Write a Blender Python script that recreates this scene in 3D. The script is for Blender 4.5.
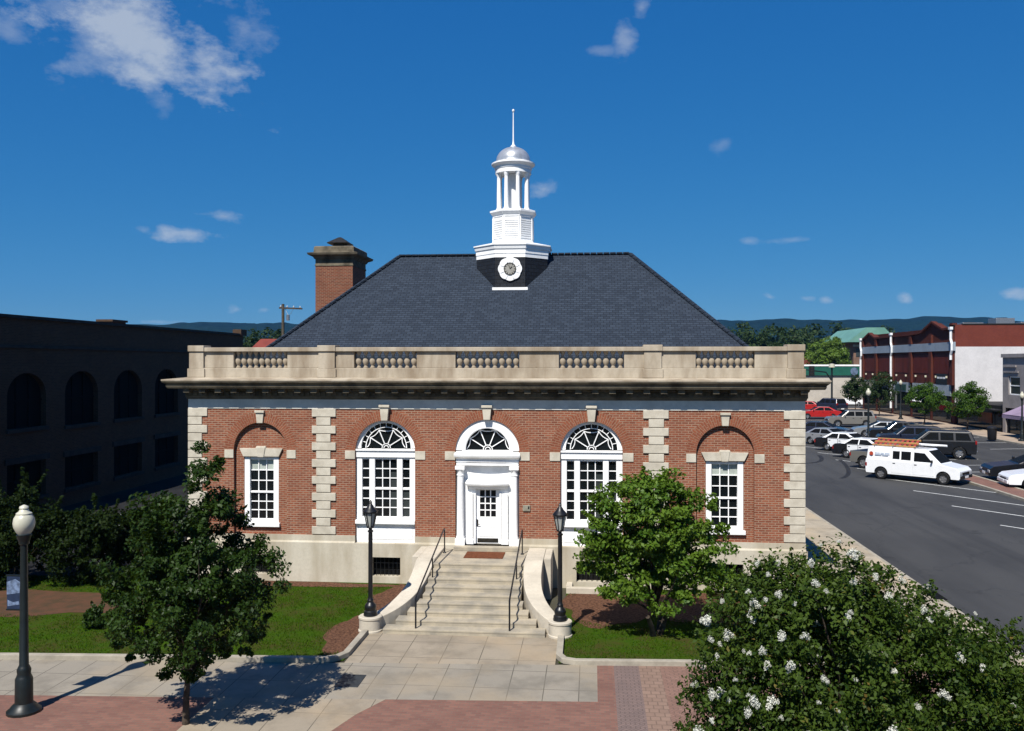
import bpy, bmesh, math, random
import numpy as np
from mathutils import Vector, Matrix, noise as mnoise

random.seed(7)
RNG = np.random.default_rng(7)
S = bpy.context.scene
for o in list(bpy.data.objects):
    bpy.data.objects.remove(o, do_unlink=True)
COL = S.collection
R = math.radians

# ------------------------------------------------------------------ camera
CAM = Vector((3.67, -31.0, 7.8)); YAW = R(5.15); FOC = 888.0
cam = bpy.data.cameras.new('camera'); cam_o = bpy.data.objects.new('camera', cam); COL.objects.link(cam_o)
cam_o.location = CAM; cam_o.rotation_euler = (R(90), 0, YAW)
cam.sensor_width = 36; cam.lens = 36*FOC/1024; cam.shift_y = -2.5/1024
cam.clip_start = 0.1; cam.clip_end = 12000
S.camera = cam_o
S.render.resolution_x = 1024; S.render.resolution_y = 731
S.view_settings.view_transform = 'Standard'; S.view_settings.look = 'None'
S.view_settings.exposure = 0.45; S.view_settings.gamma = 1.0
S.view_settings.use_curve_mapping = False
S.cycles.max_bounces = 6; S.cycles.diffuse_bounces = 2; S.cycles.glossy_bounces = 2
S.cycles.transmission_bounces = 3; S.cycles.volume_bounces = 0
S.cycles.use_denoising = True

FW = Vector((-math.sin(YAW), math.cos(YAW), 0)); RT = Vector((math.cos(YAW), math.sin(YAW), 0))
def ray(px, py): return FW*FOC + RT*(px-512) + Vector((0, 0, 363-py))
def on_ground(px, py, z=0.0):
    d = ray(px, py); t = (z-CAM.z)/d.z; return CAM + d*t
def on_y(px, py, y):
    d = ray(px, py); t = (y-CAM.y)/d.y; return CAM + d*t
def on_x(px, py, x):
    d = ray(px, py); t = (x-CAM.x)/d.x; return CAM + d*t
def at(px, py, dist):                       # at a distance measured along the view axis
    return CAM + ray(px, py)*(dist/FOC)

# ------------------------------------------------------------------ sun and sky
SUN_EL = R(52); SUN_AZ = R(17)              # shadows run away from the viewer, a little to the right
to_sun = Vector((-math.sin(SUN_AZ)*math.cos(SUN_EL), -math.cos(SUN_AZ)*math.cos(SUN_EL), math.sin(SUN_EL)))
sl = bpy.data.lights.new('sun', 'SUN'); sl.energy = 5.0; sl.angle = R(0.5); sl.color = (1.0, 0.955, 0.88)
so = bpy.data.objects.new('sun', sl); COL.objects.link(so)
so.rotation_euler = (-to_sun).to_track_quat('-Z', 'Y').to_euler(); so.location = (-20, -60, 80)

W = bpy.data.worlds.new('World'); S.world = W; W.use_nodes = True
wn = W.node_tree.nodes; wl = W.node_tree.links; wn.clear()
w_out = wn.new('ShaderNodeOutputWorld'); w_bg = wn.new('ShaderNodeBackground')
sky = wn.new('ShaderNodeTexSky'); sky.sky_type = 'NISHITA'; sky.sun_disc = False
sky.sun_elevation = SUN_EL; sky.sun_rotation = math.atan2(to_sun.x, to_sun.y)
sky.altitude = 300; sky.air_density = 0.9; sky.dust_density = 0.15; sky.ozone_density = 4.0
w_bg.inputs['Strength'].default_value = 0.076
hsv = wn.new('ShaderNodeHueSaturation'); hsv.inputs['Saturation'].default_value = 1.22; hsv.inputs['Value'].default_value = 1.0
wl.new(sky.outputs[0], hsv.inputs['Color'])
tc = wn.new('ShaderNodeTexCoord')
# grade of the sky: the summer air of the picture is deeper blue and far less pale at the horizon
sepc = wn.new('ShaderNodeSeparateColor'); comc = wn.new('ShaderNodeCombineColor'); wl.new(hsv.outputs[0], sepc.inputs[0])
for i_, (g_, a_) in enumerate(((.93, .225), (.58, .380), (.34, .560))):
    m1 = wn.new('ShaderNodeMath'); m1.operation = 'MULTIPLY'; wl.new(sepc.outputs[i_], m1.inputs[0]); m1.inputs[1].default_value = .101
    m2 = wn.new('ShaderNodeMath'); m2.operation = 'POWER'; wl.new(m1.outputs[0], m2.inputs[0]); m2.inputs[1].default_value = g_
    m3 = wn.new('ShaderNodeMath'); m3.operation = 'MULTIPLY'; wl.new(m2.outputs[0], m3.inputs[0]); m3.inputs[1].default_value = a_/.101
    wl.new(m3.outputs[0], comc.inputs[i_])
def wmath(op, a, b=None, c=None):
    n = wn.new('ShaderNodeMath'); n.operation = op
    for i, v in enumerate((a, b, c)):
        if v is None: continue
        if isinstance(v, (int, float)): n.inputs[i].default_value = v
        else: wl.new(v, n.inputs[i])
    return n.outputs[0]
def wdot(vec, v):
    n = wn.new('ShaderNodeVectorMath'); n.operation = 'DOT_PRODUCT'; wl.new(vec, n.inputs[0]); n.inputs[1].default_value = v
    return n.outputs['Value']
nz = wn.new('ShaderNodeTexNoise'); nz.inputs['Scale'].default_value = 19; nz.inputs['Detail'].default_value = 7; nz.inputs['Roughness'].default_value = 0.62
wmap = wn.new('ShaderNodeMapping'); wmap.inputs['Scale'].default_value = (1, 1, 1.7)
wl.new(tc.outputs['Generated'], wmap.inputs[0]); wl.new(wmap.outputs[0], nz.inputs['Vector'])
nz_v = wmath('SUBTRACT', nz.outputs['Fac'], 0.5)
# clouds at fixed directions in the sky: centre, half extents, tilt (all angles), how dense
CLOUDS = [(150, 45, 88, 40, 12, .80), (205, 62, 42, 24, 8, .75), (95, 50, 45, 30, 0, .45), (245, 30, 25, 34, -40, .35), (8, 32, 20, 14, 15, .30), (60, 8, 24, 16, 20, .3),
          (625, 40, 13, 20, -15, .42), (642, 8, 10, 10, -30, .35), (605, 50, 14, 5, 0, .25), (185, 234, 30, 9, 5, .75), (221, 216, 20, 8, -3, .55), (143, 230, 9, 5, 0, .35),
          (544, 189, 15, 9, 0, .5), (236, 309, 12, 7, 0, .65), (265, 310, 10, 5, 0, .5), (770, 297, 10, 6, 20, .6), (806, 299, 9, 4, 0, .5), (826, 300, 7, 4, 0, .45), (907, 299, 9, 6, 15, .65), (1016, 293, 16, 7, 8, .85),
          (795, 240, 26, 4, 0, .3), (748, 241, 9, 4, 0, .3), (722, 145, 12, 8, -30, .2), (160, 322, 30, 3, 0, .35), (160, 103, 16, 12, 0, .25)]
acc = None
for (cx_, cy_, ex, ey, tl, dn) in CLOUDS:
    d = ray(cx_, cy_).normalized()
    e1 = d.cross(Vector((0, 0, 1))).normalized(); e2 = e1.cross(d)
    ct, st_ = math.cos(R(tl)), math.sin(R(tl))
    a1 = e1*ct - e2*st_; a2 = e1*st_ + e2*ct
    kx = FOC/ex; ky = FOC/ey
    u = wdot(tc.outputs['Generated'], a1*kx); v = wdot(tc.outputs['Generated'], a2*ky)
    q = wmath('SQRT', wmath('ADD', wmath('MULTIPLY', u, u), wmath('MULTIPLY', v, v)))
    q = wmath('SUBTRACT', 1.0, wmath('SUBTRACT', q, wmath('MULTIPLY', nz_v, 3.7)))
    front = wmath('GREATER_THAN', wdot(tc.outputs['Generated'], d), 0.5)
    q = wmath('MULTIPLY', wmath('SMOOTH_MIN', wmath('MAXIMUM', wmath('MULTIPLY', q, 1.0), 0.0), 1.0, 0.25), dn*.95)
    q = wmath('MULTIPLY', q, front)
    acc = q if acc is None else wmath('MAXIMUM', acc, q)
mixc = wn.new('ShaderNodeMix'); mixc.data_type = 'RGBA'
wl.new(acc, mixc.inputs['Factor']); wl.new(comc.outputs[0], mixc.inputs[6]); mixc.inputs[7].default_value = (5.0, 5.6, 6.4, 1)
wl.new(mixc.outputs[2], w_bg.inputs['Color']); wl.new(w_bg.outputs[0], w_out.inputs['Surface'])

# ------------------------------------------------------------------ helpers
class MB:
    def __init__(s): s.v = []; s.f = []; s.uv = {}; s.mi = []; s.cur = 0
    def face(s, pts, uv=None):
        i = len(s.v); s.v += [tuple(p) for p in pts]; s.f.append(tuple(range(i, i+len(pts)))); s.mi.append(s.cur)
        if uv: s.uv[len(s.f)-1] = uv
    def add(s, verts, faces):
        i = len(s.v); s.v += [tuple(p) for p in verts]
        for f in faces: s.f.append(tuple(i+k for k in f)); s.mi.append(s.cur)
    def box(s, x0, x1, y0, y1, z0, z1):
        v = [(x0,y0,z0),(x1,y0,z0),(x1,y1,z0),(x0,y1,z0),(x0,y0,z1),(x1,y0,z1),(x1,y1,z1),(x0,y1,z1)]
        s.add(v, [(0,3,2,1),(4,5,6,7),(0,1,5,4),(1,2,6,5),(2,3,7,6),(3,0,4,7)])
    def bar(s, p, q, w, h, up=(0,0,1)):
        p = Vector(p); q = Vector(q); d = (q-p).normalized(); up = Vector(up)
        if abs(d.dot(up)) > .95: up = Vector((0,1,0))
        a = d.cross(up).normalized()*(w/2); b = a.cross(d).normalized()*(h/2)
        v = [p-a-b,p+a-b,p+a+b,p-a+b,q-a-b,q+a-b,q+a+b,q-a+b]
        s.add(v, [(3,2,1,0),(4,5,6,7),(0,1,5,4),(1,2,6,5),(2,3,7,6),(3,0,4,7)])
    def prism(s, poly, y0, y1, axis='y'):      # poly in the plane across the axis
        def P(a, b, c):
            return (a, c, b) if axis == 'y' else ((c, a, b) if axis == 'x' else (a, b, c))
        n = len(poly); v = [P(a, b, y0) for a, b in poly] + [P(a, b, y1) for a, b in poly]
        s.add(v, [tuple(range(n)), tuple(range(2*n-1, n-1, -1))] + [((k+1) % n, k, k+n, (k+1) % n+n) for k in range(n)])
    def lathe(s, prof, c=(0,0,0), n=16, a0=0.0, a1=2*math.pi):
        full = abs(a1-a0-2*math.pi) < 1e-6; m = n if full else n+1
        v = []
        for r, z in prof:
            for k in range(m):
                a = a0+(a1-a0)*k/n; v.append((c[0]+r*math.cos(a), c[1]+r*math.sin(a), c[2]+z))
        fs = []
        for i in range(len(prof)-1):
            for k in range(n):
                k2 = (k+1) % m; fs.append((i*m+k, i*m+k2, (i+1)*m+k2, (i+1)*m+k))
        if full:
            if prof[0][0] > 1e-4: fs.append(tuple(range(m-1, -1, -1)))
            if prof[-1][0] > 1e-4: fs.append(tuple((len(prof)-1)*m+k for k in range(m)))
        s.add(v, fs)
    def tube(s, path, rad, n=8, cap=True):
        path = [Vector(p) for p in path]; rr = rad if isinstance(rad, (list, tuple)) else [rad]*len(path)
        v = []; ref = None
        for i, p in enumerate(path):
            d = (path[min(i+1, len(path)-1)]-path[max(i-1, 0)]).normalized()
            if ref is None:
                ref = d.cross(Vector((0,0,1)))
                if ref.length < .05: ref = d.cross(Vector((1,0,0)))
            ref = (ref-d*ref.dot(d)).normalized(); b = d.cross(ref)
            for k in range(n):
                a = 2*math.pi*k/n; v.append(p+(ref*math.cos(a)+b*math.sin(a))*rr[i])
        fs = [(i*n+k, i*n+(k+1) % n, (i+1)*n+(k+1) % n, (i+1)*n+k) for i in range(len(path)-1) for k in range(n)]
        if cap: fs += [tuple(range(n-1, -1, -1)), tuple((len(path)-1)*n+k for k in range(n))]
        s.add(v, fs)
    def sheet(s, poly, z):
        s.face([(x, y, z) for x, y in poly])
    def holed(s, outer, holes, P, flip=False):  # flat sheet with holes; P maps (a, b) to a point
        bm = bmesh.new(); es = []
        for lp in [outer]+holes:
            vs = [bm.verts.new((a, b, 0)) for a, b in lp]
            es += [bm.edges.new((vs[i], vs[(i+1) % len(vs)])) for i in range(len(vs))]
        bmesh.ops.triangle_fill(bm, use_beauty=True, use_dissolve=False, edges=es, normal=(0, 0, 1))
        for f in bm.faces:
            pts = [v.co for v in f.verts]
            if f.normal.z < 0: pts = pts[::-1]
            if flip: pts = pts[::-1]
            s.face([P(p.x, p.y) for p in pts])
        bm.free()
    def build(s, name, m, parent=None, bevel=0, smooth=None, seg=2, loc=None, fix=True):
        me = bpy.data.meshes.new(name); me.from_pydata(s.v, [], s.f)
        ms = m if isinstance(m, (list, tuple)) else [m]
        for k in ms: me.materials.append(k)
        if len(ms) > 1: me.polygons.foreach_set('material_index', s.mi)
        uvl = me.uv_layers.new(name='UVMap'); co = me.vertices
        for p in me.polygons:
            cu = s.uv.get(p.index)
            n = p.normal
            t = Vector((-n.y, n.x, 0))
            t = Vector((1, 0, 0)) if t.length < 1e-3 else t.normalized()
            if abs(n.z) > .999: t = Vector((1, 0, 0))
            b = n.cross(t)
            for j, li in enumerate(p.loop_indices):
                c = co[me.loops[li].vertex_index].co
                uvl.data[li].uv = cu[j] if cu else (c.dot(t), c.dot(b))
        if fix or bevel:
            bm = bmesh.new(); bm.from_mesh(me)
            if bevel: bmesh.ops.remove_doubles(bm, verts=bm.verts, dist=1e-5)
            bm.to_mesh(me); bm.free()
        if smooth is not None:
            bm = bmesh.new(); bm.from_mesh(me); bmesh.ops.remove_doubles(bm, verts=bm.verts, dist=1e-5); bm.to_mesh(me); bm.free()
            me.polygons.foreach_set('use_smooth', [True]*len(me.polygons)); me.set_sharp_from_angle(angle=R(smooth))
        o = bpy.data.objects.new(name, me); COL.objects.link(o)
        if parent: o.parent = parent
        if loc: o.location = loc
        if bevel:
            b = o.modifiers.new('bevel', 'BEVEL'); b.width = bevel; b.segments = seg; b.limit_method = 'ANGLE'; b.angle_limit = R(32)
        return o

def thing(name, label, cat, loc=(0,0,0), rz=0, group=None):
    o = bpy.data.objects.new(name, None); COL.objects.link(o); o.location = loc; o.rotation_euler = (0, 0, rz); o.empty_display_size = .2
    o['label'] = label; o['category'] = cat
    if group: o['group'] = group
    return o
def tag(o, label, cat, group=None, kind=None):
    if label: o['label'] = label
    if cat: o['category'] = cat
    if group: o['group'] = group
    if kind: o['kind'] = kind
    return o
def struct(o): o['kind'] = 'structure'; return o
def copy_tree(o, parent=None):
    c = o.copy(); COL.objects.link(c)
    if parent: c.parent = parent
    for ch in list(o.children): copy_tree(ch, c)
    return c

# ------------------------------------------------------------------ materials
def newmat(name):
    m = bpy.data.materials.new(name); m.use_nodes = True; nt = m.node_tree
    return m, nt, nt.nodes['Principled BSDF']
def nd(nt, t, **kw):
    n = nt.nodes.new(t)
    for k, v in kw.items(): setattr(n, k, v)
    return n
def mix(nt, fac, a, b, blend='MIX'):
    n = nd(nt, 'ShaderNodeMix', data_type='RGBA', blend_type=blend)
    for sock, v in ((n.inputs['Factor'], fac), (n.inputs[6], a), (n.inputs[7], b)):
        if isinstance(v, (int, float)): sock.default_value = v
        elif isinstance(v, (tuple, list)): sock.default_value = (*v[:3], 1)
        else: nt.links.new(v, sock)
    return n.outputs[2]
def ramp(nt, v, lo, hi, a=0.0, b=1.0):
    n = nd(nt, 'ShaderNodeMapRange'); n.interpolation_type = 'SMOOTHSTEP'
    n.inputs[1].default_value = lo; n.inputs[2].default_value = hi; n.inputs[3].default_value = a; n.inputs[4].default_value = b
    nt.links.new(v, n.inputs[0]); return n.outputs[0]
def noise(nt, scale, detail=4, coord='Object', rough=.6, vec=None, sc3=None):
    t = nd(nt, 'ShaderNodeTexCoord'); n = nd(nt, 'ShaderNodeTexNoise')
    n.inputs['Scale'].default_value = scale; n.inputs['Detail'].default_value = detail; n.inputs['Roughness'].default_value = rough
    src = t.outputs[coord]
    if sc3:
        mp = nd(nt, 'ShaderNodeMapping'); mp.inputs['Scale'].default_value = sc3; nt.links.new(src, mp.inputs[0]); src = mp.outputs[0]
    nt.links.new(src, n.inputs['Vector']); return n.outputs['Fac']
def bump(nt, bs, h, strength=.3, dist=.01):
    b = nd(nt, 'ShaderNodeBump'); b.inputs['Strength'].default_value = strength; b.inputs['Distance'].default_value = dist
    nt.links.new(h, b.inputs['Height']); nt.links.new(b.outputs[0], bs.inputs['Normal'])
KA = .82
def kal(name, *cs):
    k = 1 if name in ('white_paint', 'white_metal', 'white_blossom', 'frieze_limestone', 'road_paint') else KA
    return [None if c is None else tuple(x*k for x in c) for c in cs]
def plain(name, c, rough=.7, var=.12, scale=3, spec=.3, metal=0, bmp=0, c2=None, streak=False):
    c, c2 = kal(name, c, c2)
    m, nt, bs = newmat(name)
    k = c2 if c2 else tuple(x*(1-2*var) for x in c)
    n1 = noise(nt, scale, 6, sc3=(1, 1, .25) if streak else None)
    n2 = noise(nt, scale*9, 3)
    col = mix(nt, ramp(nt, n1, .35, .7), tuple(x*(1+var) for x in c), k)
    col = mix(nt, ramp(nt, n2, .3, .8, 0, .35), col, tuple(x*.75 for x in c))
    nt.links.new(col, bs.inputs['Base Color'])
    bs.inputs['Roughness'].default_value = rough; bs.inputs['Specular IOR Level'].default_value = spec; bs.inputs['Metallic'].default_value = metal
    if bmp: bump(nt, bs, n2, bmp, .02)
    return m
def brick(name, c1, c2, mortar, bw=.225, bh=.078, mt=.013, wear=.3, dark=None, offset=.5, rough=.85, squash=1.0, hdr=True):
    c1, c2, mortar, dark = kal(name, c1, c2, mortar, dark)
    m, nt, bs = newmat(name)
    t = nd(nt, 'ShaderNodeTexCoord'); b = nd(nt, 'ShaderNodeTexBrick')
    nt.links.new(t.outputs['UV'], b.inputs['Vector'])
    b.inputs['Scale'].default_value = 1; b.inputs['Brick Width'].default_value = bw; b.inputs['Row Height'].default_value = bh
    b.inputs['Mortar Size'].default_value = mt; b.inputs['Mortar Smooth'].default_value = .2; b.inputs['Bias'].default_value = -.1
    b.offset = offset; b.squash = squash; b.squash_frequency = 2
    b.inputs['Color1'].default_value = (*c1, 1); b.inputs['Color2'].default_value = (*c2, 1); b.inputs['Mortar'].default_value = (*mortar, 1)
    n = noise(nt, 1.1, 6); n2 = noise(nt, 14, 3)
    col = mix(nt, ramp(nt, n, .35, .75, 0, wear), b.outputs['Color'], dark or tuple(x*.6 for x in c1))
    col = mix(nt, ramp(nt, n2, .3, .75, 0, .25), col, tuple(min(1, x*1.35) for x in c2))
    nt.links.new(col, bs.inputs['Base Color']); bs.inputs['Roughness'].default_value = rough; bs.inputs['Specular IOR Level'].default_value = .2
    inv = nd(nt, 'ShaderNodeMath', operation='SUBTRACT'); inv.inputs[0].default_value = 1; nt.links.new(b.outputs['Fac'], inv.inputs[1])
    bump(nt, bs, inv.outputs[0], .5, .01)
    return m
def glass(name, tint=(.006,.008,.009), rough=.06, spec=.28):
    m, nt, bs = newmat(name); bs.inputs['Base Color'].default_value = (*tint, 1)
    bs.inputs['Roughness'].default_value = rough; bs.inputs['Specular IOR Level'].default_value = spec
    n = noise(nt, 2.0, 2); bump(nt, bs, n, .04, .02)
    return m
def paint(name, c, rough=.25, metal=0.0, coat=.6):
    m, nt, bs = newmat(name)
    n = noise(nt, 3, 5); col = mix(nt, ramp(nt, n, .4, .75, 0, .35), c, tuple(x*.8+.012 for x in c))
    nt.links.new(col, bs.inputs['Base Color']); bs.inputs['Roughness'].default_value = rough; bs.inputs['Metallic'].default_value = metal
    bs.inputs['Coat Weight'].default_value = coat; bs.inputs['Coat Roughness'].default_value = .08
    return m
def leafmat(name, a, b, rough=.5, spec=.35, trans=.22, tip=None):
    m, nt, bs = newmat(name)
    at_ = nd(nt, 'ShaderNodeAttribute'); at_.attribute_name = 'tone'
    col = mix(nt, at_.outputs['Fac'], a, b)
    if tip:
        col = mix(nt, ramp(nt, at_.outputs['Fac'], .9, .97), col, tip)
    nt.links.new(col, bs.inputs['Base Color']); bs.inputs['Roughness'].default_value = rough; bs.inputs['Specular IOR Level'].default_value = spec
    tr = nd(nt, 'ShaderNodeBsdfTranslucent'); nt.links.new(mix(nt, .35, col, (.25, .4, .02)), tr.inputs['Color'])
    ms = nd(nt, 'ShaderNodeMixShader'); ms.inputs[0].default_value = trans
    out = nt.nodes['Material Output']; nt.links.new(bs.outputs[0], ms.inputs[1]); nt.links.new(tr.outputs[0], ms.inputs[2]); nt.links.new(ms.outputs[0], out.inputs['Surface'])
    return m

M = {}
M['brick'] = brick('red_brick', (.335, .108, .056), (.175, .052, .03), (.40, .285, .20), wear=.5)
M['brick_arch'] = brick('arch_brick', (.31, .10, .052), (.205, .062, .034), (.33, .20, .13), bw=.225, bh=.082, mt=.012, wear=.4)
M['brick_chim'] = brick('chimney_brick', (.24, .07, .036), (.13, .04, .024), (.27, .18, .12), wear=.4)
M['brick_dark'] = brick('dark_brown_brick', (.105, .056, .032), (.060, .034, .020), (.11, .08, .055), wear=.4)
M['brick_block'] = brick('storefront_brick', (.12, .024, .013), (.08, .017, .010), (.10, .04, .025), wear=.5)
M['brick_side'] = brick('orange_red_brick', (.19, .038, .022), (.14, .028, .018), (.18, .06, .045), wear=.4)
M['stone'] = plain('buff_limestone', (.52, .46, .37), .85, .12, 1.6, .2, bmp=.15, c2=(.40, .31, .20))
M['stone_par'] = plain('weathered_limestone', (.49, .425, .33), .9, .12, 1.3, .2, bmp=.2, c2=(.29, .225, .155), streak=True)
M['quoin'] = plain('pale_limestone', (.62, .57, .47), .85, .10, 2.2, .2, bmp=.12, c2=(.50, .45, .36))
M['cornice'] = plain('dark_limestone', (.16, .135, .095), .9, .25, 1.8, .2, bmp=.2, c2=(.055, .046, .032))  # darker stone for the cornice underside, also for the stained chimney cap
M['frieze'] = plain('frieze_limestone', (.66, .64, .58), .85, .08, 1.2, .2)
M['base'] = plain('base_limestone', (.57, .52, .42), .85, .1, 1.2, .2, bmp=.1, c2=(.42, .36, .26), streak=True)
M['white'] = plain('white_paint', (.88, .88, .87), .5, .05, 1.5, .3, streak=True)
M['white_metal'] = plain('white_metal', (.78, .79, .80), .4, .04, 3, .4)
M['dome'] = plain('silver_metal', (.62, .64, .66), .32, .1, 5, .5, .55)
M['glass'] = glass('dark_glass')
M['glass_grey'] = glass('grey_glass', (.035, .042, .042), .12)
M['blind'] = plain('pale_blind', (.45, .50, .45), .8, .1, 3)
M['black_iron'] = plain('black_iron', (.010, .010, .011), .38, .2, 8, .45)
M['void'] = plain('dark_interior', (.008, .008, .008), .9, .1, 2, .1)
M['bronze'] = plain('dark_bronze', (.05, .045, .035), .45, .2, 8, .4, .5)
M['mat'] = plain('brown_doormat', (.16, .055, .025), .95, .15, 12, .1, bmp=.4)
M['louvre'] = plain('louvre_shadow', (.10, .10, .095), .8, .1, 3)
def slate():
    m, nt, bs = newmat('slate_shingles')
    t = nd(nt, 'ShaderNodeTexCoord'); b = nd(nt, 'ShaderNodeTexBrick'); nt.links.new(t.outputs['UV'], b.inputs['Vector'])
    b.inputs['Scale'].default_value = 1; b.inputs['Brick Width'].default_value = .26; b.inputs['Row Height'].default_value = .13
    b.inputs['Mortar Size'].default_value = .012; b.inputs['Mortar Smooth'].default_value = .1; b.inputs['Bias'].default_value = 0
    b.inputs['Color1'].default_value = (.034, .046, .066, 1); b.inputs['Color2'].default_value = (.021, .029, .043, 1); b.inputs['Mortar'].default_value = (.012, .015, .022, 1)
    n = noise(nt, .8, 6); n2 = noise(nt, 9, 4)
    col = mix(nt, ramp(nt, n, .3, .75, 0, .15), b.outputs['Color'], (.015, .023, .037))
    col = mix(nt, ramp(nt, n2, .5, .8, 0, .22), col, (.048, .059, .076))
    nt.links.new(col, bs.inputs['Base Color']); bs.inputs['Roughness'].default_value = .8; bs.inputs['Specular IOR Level'].default_value = .12
    inv = nd(nt, 'ShaderNodeMath', operation='SUBTRACT'); inv.inputs[0].default_value = 1; nt.links.new(b.outputs['Fac'], inv.inputs[1])
    bump(nt, bs, inv.outputs[0], .5, .015); return m
M['slate'] = slate()
M['slate_dark'] = brick('dark_slate_cladding', (.022, .026, .033), (.014, .016, .022), (.006, .007, .009), bw=.3, bh=.17, mt=.012, wear=.2, dark=(.012, .014, .018), rough=.6)

def concrete(name, c, w, h, joint=.013, dark=.16, ox=0.0, oy=0.0):
    c, = kal(name, c)
    m, nt, bs = newmat(name)
    t = nd(nt, 'ShaderNodeTexCoord'); mp = nd(nt, 'ShaderNodeMapping'); mp.inputs['Location'].default_value = (ox, oy, 0)
    b = nd(nt, 'ShaderNodeTexBrick'); nt.links.new(t.outputs['UV'], mp.inputs[0]); nt.links.new(mp.outputs[0], b.inputs['Vector'])
    b.offset = 0; b.inputs['Scale'].default_value = 1; b.inputs['Brick Width'].default_value = w; b.inputs['Row Height'].default_value = h
    b.inputs['Mortar Size'].default_value = joint; b.inputs['Mortar Smooth'].default_value = .3
    b.inputs['Color1'].default_value = (*c, 1); b.inputs['Color2'].default_value = (*[x*.88 for x in c], 1); b.inputs['Mortar'].default_value = (*[x*.3 for x in c], 1)
    n = noise(nt, .9, 7, rough=.65); n2 = noise(nt, 22, 3); n3 = noise(nt, .35, 5)
    col = mix(nt, ramp(nt, n, .42, .66, 0, .75), b.outputs['Color'], tuple(x*.60 for x in c))
    col = mix(nt, ramp(nt, n3, .42, .66, 0, .6), col, (c[0]*1.15, c[1]*1.03, c[2]*.86))
    col = mix(nt, ramp(nt, n2, .4, .8, 0, .3), col, tuple(x*.7 for x in c))
    nt.links.new(col, bs.inputs['Base Color']); bs.inputs['Roughness'].default_value = .9; bs.inputs['Specular IOR Level'].default_value = .2
    bump(nt, bs, n2, .15, .01); return m
M['concrete'] = concrete('sidewalk_concrete', (.325, .292, .238), .84, 1.22, oy=.05)
M['concrete_walk'] = concrete('walk_concrete', (.37, .315, .24), 1.02, 1.3, ox=.3)
M['concrete_side'] = concrete('street_sidewalk_concrete', (.46, .40, .31), 2.2, 2.0, .03)
M['kerb'] = plain('kerb_concrete', (.40, .36, .29), .9, .12, 2, .2, bmp=.1)
M['steps'] = plain('step_stone', (.45, .39, .29), .85, .10, 1.5, .2, bmp=.1, c2=(.29, .265, .22))
M['cheek'] = plain('cheek_stone', (.60, .54, .44), .85, .08, 1.5, .2, bmp=.1)
def pave(name, c1, c2, mortar, bw, bh, mt, zig=0.0, per=.4, rot=0):
    m = brick(name, c1, c2, mortar, bw, bh, mt, wear=.45, dark=tuple(x*.7 for x in c2))
    nt = m.node_tree; b = [n for n in nt.nodes if n.type == 'TEX_BRICK'][0]; src = b.inputs['Vector'].links[0].from_socket
    mp = nd(nt, 'ShaderNodeMapping'); mp.inputs['Rotation'].default_value = (0, 0, rot); nt.links.new(src, mp.inputs[0]); src = mp.outputs[0]
    if zig:
        sp = nd(nt, 'ShaderNodeSeparateXYZ'); nt.links.new(src, sp.inputs[0])
        pp = nd(nt, 'ShaderNodeMath', operation='PINGPONG'); nt.links.new(sp.outputs[0], pp.inputs[0]); pp.inputs[1].default_value = per
        mu = nd(nt, 'ShaderNodeMath', operation='MULTIPLY_ADD'); nt.links.new(pp.outputs[0], mu.inputs[0]); mu.inputs[1].default_value = zig; nt.links.new(sp.outputs[1], mu.inputs[2])
        cb = nd(nt, 'ShaderNodeCombineXYZ'); nt.links.new(sp.outputs[0], cb.inputs[0]); nt.links.new(mu.outputs[0], cb.inputs[1]); src = cb.outputs[0]
    nt.links.new(src, b.inputs['Vector']); return m
M['pave_red'] = pave('red_pavers', (.275, .135, .10), (.19, .095, .075), (.19, .135, .105), .22, .11, .012)
M['pave_zig'] = pave('zigzag_pavers', (.29, .17, .13), (.225, .13, .10), (.15, .10, .08), .22, .11, .012, 1.0, .30)
M['pave_grey'] = pave('grey_pavers', (.235, .165, .145), (.185, .135, .122), (.125, .09, .078), .2, .10, .012, 1.0, .2)
M['pave_tan'] = pave('tan_pavers', (.30, .20, .15), (.25, .165, .125), (.16, .11, .085), .22, .22, .014)
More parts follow.
